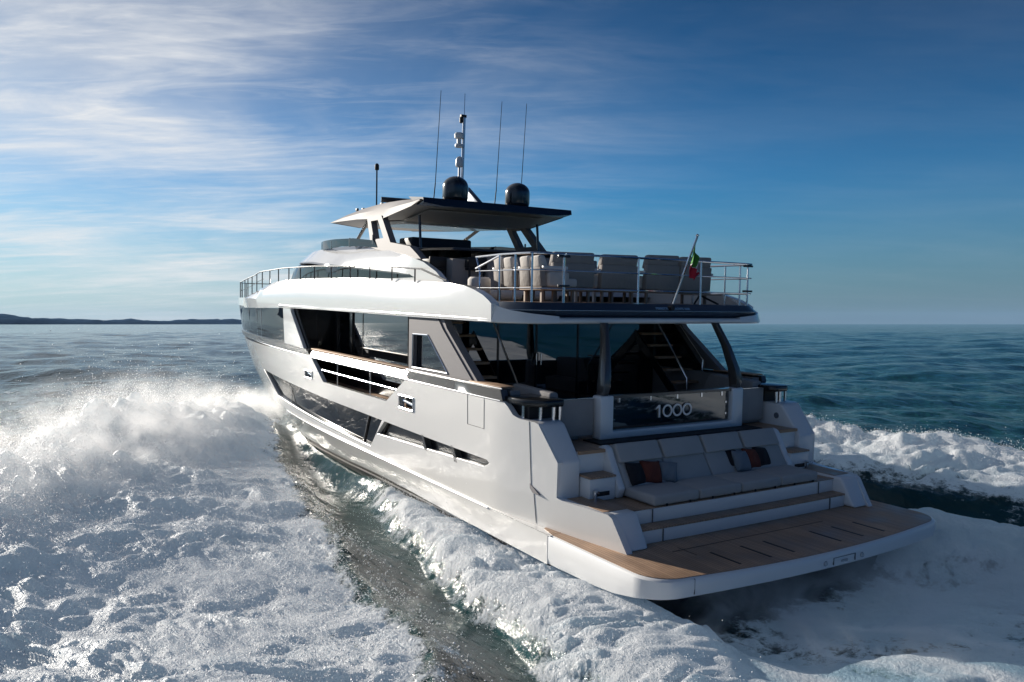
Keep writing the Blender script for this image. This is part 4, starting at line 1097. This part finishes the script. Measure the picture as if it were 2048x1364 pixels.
fe = fe+warp*.35*np.clip((20-bx)/8, .1, 1)+w2*.15
ridge = np.interp(bx, [-30, -5, 5, 12, 16.7, 19, 20.5, 22], [21, 14.5, 12.0, 9.8, 7.6, 4.8, 3.0, 2.0])
ridge = np.where(port, ridge, ridge*.86)+warp*.6
RH = np.interp(bx, [-30, -5, 5, 12, 16.5, 19, 20.8, 22.5], [.4, .75, 1.15, 1.95, 2.15, 1.35, .85, 0])
RH = np.where(port, RH, RH*.95)
width_out = np.interp(bx, [0, 16, 21], [1.5, 1.3, .7])
d = ab-ridge
rprof = np.where(d > 0, np.exp(-(d/width_out)**2), np.exp(-(d/np.interp(bx, [0, 16, 21], [4.2, 3.3, 1.1]))**2))
Fz = nsm(-.35, .35, ab-fe)*(1-nsm(.2, 1.7, d+w2*.8))*nsm(22.5, 20.0, bx)   # foam field mask
# billowing foam lumps (domain-warped)
qx = xx+.9*perlin(xx*.5+3, yy*.5, 3); qy = yy+.9*perlin(xx*.5, yy*.5+9, 4)
# stretch along the wake a little
ca, sa = math.cos(-.12), math.sin(-.12)
ux = (qx*ca+qy*sa); uy = (-qx*sa+qy*ca)
lump = np.zeros_like(xx); amp = .62; fr_ = .48
for o in range(7):
    n = perlin(ux*fr_*1.35+o*13.7, uy*fr_*.72+o*5.1, 20+o)
    lam = 1/fr_; fad = np.clip(lam/(np.maximum(.0042*rl_, .02)*3.0)-1, 0, 1)
    bil = np.abs(n)*1.9-.42; rid = .5-np.abs(n)*1.9
    mixr = .25 if o < 2 else .55; selr = nsm(-.12, .18, perlin(xx*.8+o*3, yy*.8, 60+o))*mixr
    lump += amp*fad*(bil*(1-selr)+rid*selr)
    ux, uy = ux+.25*n/fr_, uy+.2*n/fr_
    fr_ *= 2.0; amp = (1, .46, .44, .42, .32, .22, .14, .1)[o+1]
big = perlin(xx*.16+4, yy*.16+2, 8)
rough = .19+.16*np.clip(rprof, 0, 1)+.12*big
jag = np.where(port, 1.0, .8)
zf = .26+.34*big+rough*lump*1.0+.68*RH*rprof*(.85+jag*(.45*perlin(xx*.5, yy*.5, 31)+.30*perlin(xx*1.2, yy*1.2, 32)+.24*perlin(xx*3.1, yy*3.1, 33)))
z = z*(1-.5*Fz)+Fz*zf
# ridge outside foam too
# smooth hull-side channel: sweeps up to the foam edge and to the hull forward
hb = np.interp(bx, [-3, 3, 9, 13, 16, 18.5, 20.5, 22.5], [0, .08, .26, .32, .42, .80, .7, 0])
mid = (hullh+fe)/2; wd_ = np.maximum(.5, (fe-hullh)/2)
t_ = (ab-hullh)/np.maximum(.4, fe-hullh)
chan = nsm(22.5, 20, bx)*nsm(-16, -6, bx)*(1-Fz)*(ab < fe+.4)
zc = hb*np.clip(1-.9*t_, 0, 1)**1.2-.34*np.sin(np.clip(t_, 0, 1)*PI)*nsm(16, 9, bx)+.35*np.clip(t_, 0, 1.2)**3
# hump shoulder
hump = 1.0*np.exp(-((bx-17.6)/2.6)**2-((ab-4.0)/1.35)**2)
z = z*(1-chan*.6)+chan*zc+hump*(1-.4*Fz)
# fine streaks in the channel along the flow
st1 = perlin((bx*.25+ab*.55)*1.0, (ab*3.6-bx*1.15)*1.6, 41)
z += chan*.014*st1
# inner wash band thrown off the hull
wo_ = np.interp(bx, [-16, -3, 0, 2, 5, 7, 9, 10], [6.0, 4.9, 4.6, 4.35, 3.85, 3.45, 3.05, 2.9])+w2*.22+warp*.25
wi_ = np.interp(bx, [-16, -3, -1.5, -.6, 0, 10], [4.6, 3.0, 2.2, 2.3, 2.7, 2.75])
band = nsm(10.3, 8.6, bx)*nsm(-.28, .22, wo_-ab)*nsm(-.1, .5, ab-wi_+w2*.15)
crest = np.exp(-((ab-(wo_*.6+hullh*.4))/.7)**2)
z = z*(1-band)+band*(.14+.20*crest+.26*lump+.14*nsm(2, 9, bx)+.12*nsm(4.1, 3.1, ab)*nsm(3.2, .2, bx)*nsm(-4.5, -1.5, bx))
# hollow behind the transom, then prop wash rising
aft = nsm(.6, -.6, bx)*nsm(4.9, 3.6, ab)
wash = nsm(-.2, -1.9, bx)*nsm(5.8, 4.6, ab+w2*.3)
aft = aft*nsm(2.9, 2.3, ab)
z = z*(1-aft)+aft*(-.32+.60*nsm(-1.2, -5, bx)+.12*lump*nsm(-.6, -2, bx)+.35*nsm(3.0, 4.4, ab)+.25*big)
stw = nsm(.4, -.9, bx)*nsm(-5.9, -4.8, by+w2*.3)*(by < 0)*nsm(-2.2, -3.4, by)
z = z+stw*(.28+.12*lump)
foam_m = np.maximum.reduce([Fz*(.80+.24*lump-.14*nsm(1.5, 0, ab-fe)-np.where(port, 0, .16)*nsm(4.5, .5, ab-fe)*(.6+1.4*perlin(bx*.3, by*1.2, 93))), band*(.80+.25*lump), wash*(.70+.25*lump+.30*perlin(bx*.28, by*1.3, 71)+.15*perlin(bx*.8, by*3.5, 72)), stw*(.75+.2*lump), hump*.48*nsm(3.2, 3.9, ab)])
# scattered foam flecks just outside edges
fleck = nsm(.9, 0, np.abs(ab-fe))*.30+nsm(.75, 0, np.abs(ab-wo_))*nsm(10.5, 8, bx)*(.46+.3*perlin(xx*1.7, yy*1.7, 91))
foam_m = np.maximum(foam_m, fleck)
lacy = nsm(2, -2, bx)*nsm(2.6, 0, np.abs(ab-fe-.2))*(.42+.3*perlin(bx*.9, by*2.4, 81))
foam_m = np.maximum(foam_m, lacy)
# inside the hull footprint the water stays low
inside = (ab < hullh-.15) & (bx > .3) & (bx < 26)
z = np.where(inside, np.minimum(z, .0), z)
froth = np.zeros_like(X); fq = .60+.62*lump; chn = np.maximum(wash*(1-band), .8*stw); fq = fq*(1-chn)+chn*(-.15+.9*perlin(bx*.22, by*1.5, 95)+.5*perlin(bx*.7+3, by*3.2, 96)+.25*lump); fq = fq-np.where(port, 0, .35)*nsm(4.5, .8, ab-fe); froth[m] = np.clip(fq, -.45, 1)  # stern wash tinted darker, bluer: aerated water plus the boat's shade in the colour
Z[m] = z; foam[m] = np.clip(foam_m, 0, 1); patchy[m] = chan*(1-band)
# far starboard crest brought on the same sheet: white outer line
V = np.stack([X, Y, Z], 1).astype(np.float32)
me = bpy.data.meshes.new('sea'); me.vertices.add(len(V)); me.vertices.foreach_set('co', V.ravel())
i = np.arange(NR-1)[:, None]*NT; j = np.arange(NT)[None, :]; j1 = (j+1) % NT
q = np.stack([(i+j), (i+NT+j), (i+NT+j1), (i+j1)], -1).reshape(-1, 4)
me.loops.add(q.size); me.loops.foreach_set('vertex_index', q.ravel().astype(np.int32))
me.polygons.add(len(q)); me.polygons.foreach_set('loop_start', (np.arange(len(q))*4).astype(np.int32)); me.polygons.foreach_set('loop_total', np.full(len(q), 4, np.int32))
me.polygons.foreach_set('use_smooth', np.ones(len(q), bool))
at = me.attributes.new('foam', 'FLOAT', 'POINT'); at.data.foreach_set('value', foam.astype(np.float32))
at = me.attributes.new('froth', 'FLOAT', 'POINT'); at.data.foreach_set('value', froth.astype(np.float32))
at = me.attributes.new('slick', 'FLOAT', 'POINT'); at.data.foreach_set('value', patchy.astype(np.float32))
at = me.attributes.new('open_water', 'FLOAT', 'POINT'); at.data.foreach_set('value', nsm(22, 75, np.hypot(BX-8, BY)).astype(np.float32))
me.update(calc_edges=True); me.validate()
seaM = bpy.data.materials.new('sea_water_and_foam'); seaM.use_nodes = True; t = seaM.node_tree; t.nodes.clear()
def N(ty, **k):
    n = t.nodes.new(ty)
    for a, b in k.items(): setattr(n, a, b)
    return n
def lk(a, b): t.links.new(a, b)
out = N('ShaderNodeOutputMaterial'); mx = N('ShaderNodeMixShader')
wat = N('ShaderNodeBsdfPrincipled'); wat.inputs['Base Color'].default_value = (0.006, 0.042, 0.043, 1); wat.inputs['Specular IOR Level'].default_value = .38; wat.inputs['Roughness'].default_value = .08; wat.inputs['IOR'].default_value = 1.333
fo = N('ShaderNodeBsdfPrincipled'); fo.inputs['Roughness'].default_value = .34; fo.inputs['Specular IOR Level'].default_value = .6
tc = N('ShaderNodeTexCoord'); fa = N('ShaderNodeAttribute', attribute_name='foam')
def nz(sc, det, rot=0, st=(1, 1, 1), rg=.55, dist=0.0):
    mp = N('ShaderNodeMapping'); mp.inputs['Rotation'].default_value = (0, 0, rot); mp.inputs['Scale'].default_value = st
    n = N('ShaderNodeTexNoise'); n.inputs['Scale'].default_value = sc; n.inputs['Detail'].default_value = det; n.inputs['Roughness'].default_value = rg; n.inputs['Distortion'].default_value = dist
    lk(tc.outputs['Object'], mp.inputs[0]); lk(mp.outputs[0], n.inputs['Vector']); return n.outputs[0]
def mt(op, a, b, clamp=False):
    n = N('ShaderNodeMath', operation=op, use_clamp=clamp)
    for i_, v in enumerate((a, b)):
        if isinstance(v, (int, float)): n.inputs[i_].default_value = v
        else: lk(v, n.inputs[i_])
    return n.outputs[0]
n1 = nz(3.2, 8, .9, (1, 1.5, 1), .62, .4); n2 = nz(20, 6, 0, (1, 1, 1), .7)
k = mt('ADD', mt('MULTIPLY', n1, .75), mt('MULTIPLY', n2, .35))
fac = N('ShaderNodeMapRange', interpolation_type='SMOOTHSTEP')
lk(mt('ADD', fa.outputs['Fac'], mt('MULTIPLY', mt('SUBTRACT', k, .55), 1.15)), fac.inputs[0]); fac.inputs[1].default_value = .36; fac.inputs[2].default_value = .60
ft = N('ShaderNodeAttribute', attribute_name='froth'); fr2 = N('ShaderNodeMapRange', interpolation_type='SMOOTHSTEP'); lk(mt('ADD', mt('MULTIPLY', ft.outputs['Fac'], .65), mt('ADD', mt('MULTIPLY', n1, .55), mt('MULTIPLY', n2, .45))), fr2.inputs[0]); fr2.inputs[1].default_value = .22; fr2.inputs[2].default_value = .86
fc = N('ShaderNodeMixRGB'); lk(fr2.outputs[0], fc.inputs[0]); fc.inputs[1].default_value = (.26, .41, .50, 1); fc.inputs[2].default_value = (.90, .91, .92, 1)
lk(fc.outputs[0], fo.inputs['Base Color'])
b1 = N('ShaderNodeBump'); b1.inputs['Distance'].default_value = .09; b1.inputs['Strength'].default_value = .9; lk(mt('ADD', n1, mt('MULTIPLY', n2, .5)), b1.inputs['Height']); lk(b1.outputs[0], fo.inputs['Normal'])
r1 = nz(1.6, 6, 1.2, (1, 1.7, 1), .6); r2 = nz(.35, 4, 1.0, (1, 1.8, 1), .55)
b2 = N('ShaderNodeBump'); b2.inputs['Distance'].default_value = .45; b2.inputs['Strength'].default_value = .9; lk(mt('ADD', mt('MULTIPLY', r1, .42), mt('MULTIPLY', r2, 1.1)), b2.inputs['Height']); lk(b2.outputs[0], wat.inputs['Normal'])
sk = N('ShaderNodeAttribute', attribute_name='slick'); ow = N('ShaderNodeAttribute', attribute_name='open_water'); lk(mt('SUBTRACT', mt('SUBTRACT', .9, mt('MULTIPLY', sk.outputs['Fac'], .66)), mt('MULTIPLY', ow.outputs['Fac'], .42)), b2.inputs['Strength'])
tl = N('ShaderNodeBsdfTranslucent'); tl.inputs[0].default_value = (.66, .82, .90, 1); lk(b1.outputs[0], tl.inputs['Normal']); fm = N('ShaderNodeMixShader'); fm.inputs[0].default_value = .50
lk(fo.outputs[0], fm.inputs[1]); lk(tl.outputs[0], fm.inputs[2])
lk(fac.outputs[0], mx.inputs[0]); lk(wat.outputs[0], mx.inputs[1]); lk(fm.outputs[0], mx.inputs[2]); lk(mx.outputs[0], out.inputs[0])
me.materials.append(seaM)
seao = bpy.data.objects.new('sea', me); COL.objects.link(seao); seao['kind'] = 'structure'

# ------------------------------------------------------------------ spray droplets
zi = Z.reshape(NR, NT)
def height(px_, py_):
    r = np.hypot(px_-CAM.x, py_-CAM.y); a = np.arctan2(py_-CAM.y, px_-CAM.x)
    ri = np.clip(np.searchsorted(rr, r), 0, NR-1); ti = np.clip(np.searchsorted(th, np.mod(a+math.radians(37), 2*PI)-math.radians(37)), 0, NT-1)
    return zi[ri, ti]
def drops(name, pts, rad, label):
    n = len(pts); o6 = np.array([(1, 0, 0), (-1, 0, 0), (0, 1, 0), (0, -1, 0), (0, 0, 1), (0, 0, -1)], np.float32)
    s_ = rng.uniform(.6, 1.4, (n, 1, 3)).astype(np.float32)
    V = (pts[:, None, :]+o6[None]*s_*rad[:, None, None]).reshape(-1, 3).astype(np.float32)
    f8 = np.array([(0, 2, 4), (2, 1, 4), (1, 3, 4), (3, 0, 4), (2, 0, 5), (1, 2, 5), (3, 1, 5), (0, 3, 5)])
    F = (np.arange(n)[:, None, None]*6+f8[None]).reshape(-1, 3)
    me = bpy.data.meshes.new(name); me.vertices.add(len(V)); me.vertices.foreach_set('co', V.ravel())
    me.loops.add(F.size); me.loops.foreach_set('vertex_index', F.ravel().astype(np.int32)); me.polygons.add(len(F))
    me.polygons.foreach_set('loop_start', (np.arange(len(F))*3).astype(np.int32)); me.polygons.foreach_set('loop_total', np.full(len(F), 3, np.int32))
    me.polygons.foreach_set('use_smooth', np.ones(len(F), bool)); me.update(calc_edges=True)
    me.materials.append(SPR); o = bpy.data.objects.new(name, me); COL.objects.link(o); tag(o, label, 'spray', kind='stuff'); return o
SPR = mat('white_spray', (.88, .89, .90), .5)
def toworld(bx_, by_): return bx_*cy-by_*sy, bx_*sy+by_*cy
PT = []; RD = []
def emit(n, bxf, byf, hf, r0, r1):
    b = bxf(n); a = byf(b, n); x, y = toworld(b, a); z = height(x, y)+hf(b, n)
    PT.append(np.stack([x, y, z], 1)); RD.append(np.exp(rng.uniform(math.log(r0), math.log(r1), n)))
U = rng.uniform; E_ = rng.exponential; NM = rng.normal
ridx = lambda b: np.interp(b, [-30, -5, 5, 12, 16.7, 19, 20.5, 22], [21, 14.5, 12.0, 9.8, 7.6, 4.8, 3.0, 2.0])
clump = lambda b, s: .35+.9*np.abs(perlin(b*.9+s, b*0+s, 77))*2
emit(42000, lambda n: U(4, 19.5, n), lambda b, n: ridx(b)+NM(0, 1.1, n)-.6, lambda b, n: E_(.26, n)*clump(b, 3.3)*np.interp(b, [4, 10, 18, 20], [.6, 1.2, 1.1, .5]), .005, .017)
emit(24000, lambda n: U(-6, 17, n), lambda b, n: np.interp(b, [-6, 17], [6.3, 3.8])+np.abs(NM(0, 1, n))*4.0, lambda b, n: E_(.16, n)*clump(b, 5.1), .004, .013)
emit(9000, lambda n: U(-4, 9, n), lambda b, n: np.interp(b, [-4, 0, 5, 9], [4.7, 4.3, 3.6, 3.0])+NM(0, .38, n), lambda b, n: E_(.09, n), .003, .009)
emit(9000, lambda n: U(-5, 15, n), lambda b, n: -(ridx(b)*.86+NM(0, .9, n)-.3), lambda b, n: E_(.10, n)*clump(b, 8.8), .005, .013)
emit(16000, lambda n: U(-5, 14, n), lambda b, n: -(ridx(b)*.86+NM(0, .8, n)-.6), lambda b, n: E_(.03, n), .004, .011)
emit(60000, lambda n: U(-4, 17, n), lambda b, n: np.interp(b, [-4, 17], [6.9, 4.2])+np.abs(NM(0, 1, n))*3.6, lambda b, n: E_(.03, n), .003, .010)
drops('sea_spray', np.concatenate(PT), np.concatenate(RD), 'white droplets of spray flying over the bow wave and wake')

# ------------------------------------------------------------------ distant land
def mist(name, b, size, rz, dens, nsc, label):
    m = bpy.data.materials.new(name); m.use_nodes = True; t = m.node_tree; t.nodes.clear()
    o = t.nodes.new('ShaderNodeOutputMaterial'); v = t.nodes.new('ShaderNodeVolumePrincipled'); v.inputs['Color'].default_value = (.97, .97, .97, 1); v.inputs['Anisotropy'].default_value = .3
    tc = t.nodes.new('ShaderNodeTexCoord'); ln = t.nodes.new('ShaderNodeVectorMath'); ln.operation = 'LENGTH'; t.links.new(tc.outputs['Object'], ln.inputs[0])
    r = t.nodes.new('ShaderNodeMapRange'); r.interpolation_type = 'SMOOTHSTEP'; t.links.new(ln.outputs['Value'], r.inputs[0]); r.inputs[1].default_value = 1.0; r.inputs[2].default_value = .25
    mp = t.nodes.new('ShaderNodeMapping'); mp.inputs['Scale'].default_value = [k*nsc for k in size]; t.links.new(tc.outputs['Object'], mp.inputs[0])
    n = t.nodes.new('ShaderNodeTexNoise'); n.inputs['Scale'].default_value = 1; n.inputs['Detail'].default_value = 7; n.inputs['Roughness'].default_value = .66; n.inputs['Distortion'].default_value = .5; t.links.new(mp.outputs[0], n.inputs['Vector'])
    r2 = t.nodes.new('ShaderNodeMapRange'); t.links.new(n.outputs[0], r2.inputs[0]); r2.inputs[1].default_value = .47; r2.inputs[2].default_value = .62; r2.inputs[4].default_value = dens
    mu = t.nodes.new('ShaderNodeMath'); mu.operation = 'MULTIPLY'; t.links.new(r.outputs[0], mu.inputs[0]); t.links.new(r2.outputs[0], mu.inputs[1]); t.links.new(mu.outputs[0], v.inputs['Density']); t.links.new(v.outputs[0], o.inputs['Volume'])
    bm = bmesh.new(); bmesh.ops.create_icosphere(bm, subdivisions=3, radius=1.0); me = bpy.data.meshes.new(name); bm.to_mesh(me); bm.free(); me.materials.append(m)
    ob = bpy.data.objects.new(name, me); COL.objects.link(ob); x, y = toworld(b[0], b[1]); ob.location = (x, y, b[2]); ob.rotation_euler = (0, 0, YAW+rz); ob.scale = size
    return tag(ob, label, 'mist', kind='stuff')
mist('spray_mist', (11.8, 8.3, 1.3), (10.5, 2.7, 1.9), math.atan2(-8.2, 15), 0.6, 1.7, 'white mist hanging over the port bow wave')
mist('spray_mist', (19.0, 4.2, 1.0), (4.2, 2.0, 1.25), -.8, 1.3, 1.3, 'dense soft white mist peeling off the port bow')
mist('spray_mist', (-3.2, -1.5, .15), (3.6, 4.6, .75), 0, 1.3, .8, 'bluish mist over the churned wash behind the stern platform')
mist('spray_mist', (-1.5, 1.0, .05), (1.7, 3.0, .62), 0, 1.5, 1.2, 'bluish mist drifting in the dark gap under the platform edge')
HM = mat('distant_land_haze_blue', (0.030, 0.055, 0.095), .95, spec=0.0, var=(.01, .3))  # blue of the distance haze is mixed into the land colour
def hills(name, a0, a1, dist, hfun, label):
    V = []; n = 160
    for i in range(n+1):
        a = math.radians(a0+(a1-a0)*i/n); h = hfun(i/n)
        for rr_, hh in ((0, -3), (120, h*.6), (420, h), (1500, h*.8), (2600, -3)):
            V.append((CAM.x+(dist+rr_)*math.cos(a), CAM.y+(dist+rr_)*math.sin(a), hh))
    F = [(i*5+k, (i+1)*5+k, (i+1)*5+k+1, i*5+k+1) for i in range(n) for k in range(4)]
    g = MB(); g.add(V, F); o = build(name, g, HM, None, ang=80); o['kind'] = 'structure'; return o
def hn(u, s): return float(perlin(np.array([u*14+s]), np.array([s*1.7]), 51)[0]*.5+perlin(np.array([u*55+s]), np.array([s]), 52)[0]*.22+perlin(np.array([u*150+s]), np.array([s]), 53)[0]*.12)
hills('headland', 13.5, 48, 9000, lambda u: 8+48*smst(0.02, .55, u)+60*hn(u, 2.2)*smst(.05, .4, u), '')
hills('hills', 10, 48, 17000, lambda u: 60+50*smst(0, .6, u)+130*hn(u, 6.1)+90*math.exp(-((u-.60)/.035)**2), '')

# ------------------------------------------------------------------ the air between here and the far shore
hm = bpy.data.materials.new('haze'); hm.use_nodes = True; t = hm.node_tree; t.nodes.clear()
o_ = t.nodes.new('ShaderNodeOutputMaterial'); v_ = t.nodes.new('ShaderNodeVolumePrincipled'); v_.inputs['Color'].default_value = (.34, .60, 1.0, 1); v_.inputs['Density'].default_value = 0.9e-5; v_.inputs['Anisotropy'].default_value = 0.0
t.links.new(v_.outputs[0], o_.inputs['Volume'])
g = MB(); g.box(-30000, 30000, -30000, 30000, -4, 420); hz_ = build('haze', g, hm, None, smooth=False); hz_['kind'] = 'stuff'; hz_['label'] = 'pale sea haze between the boat and the far shore'; hz_['category'] = 'haze'
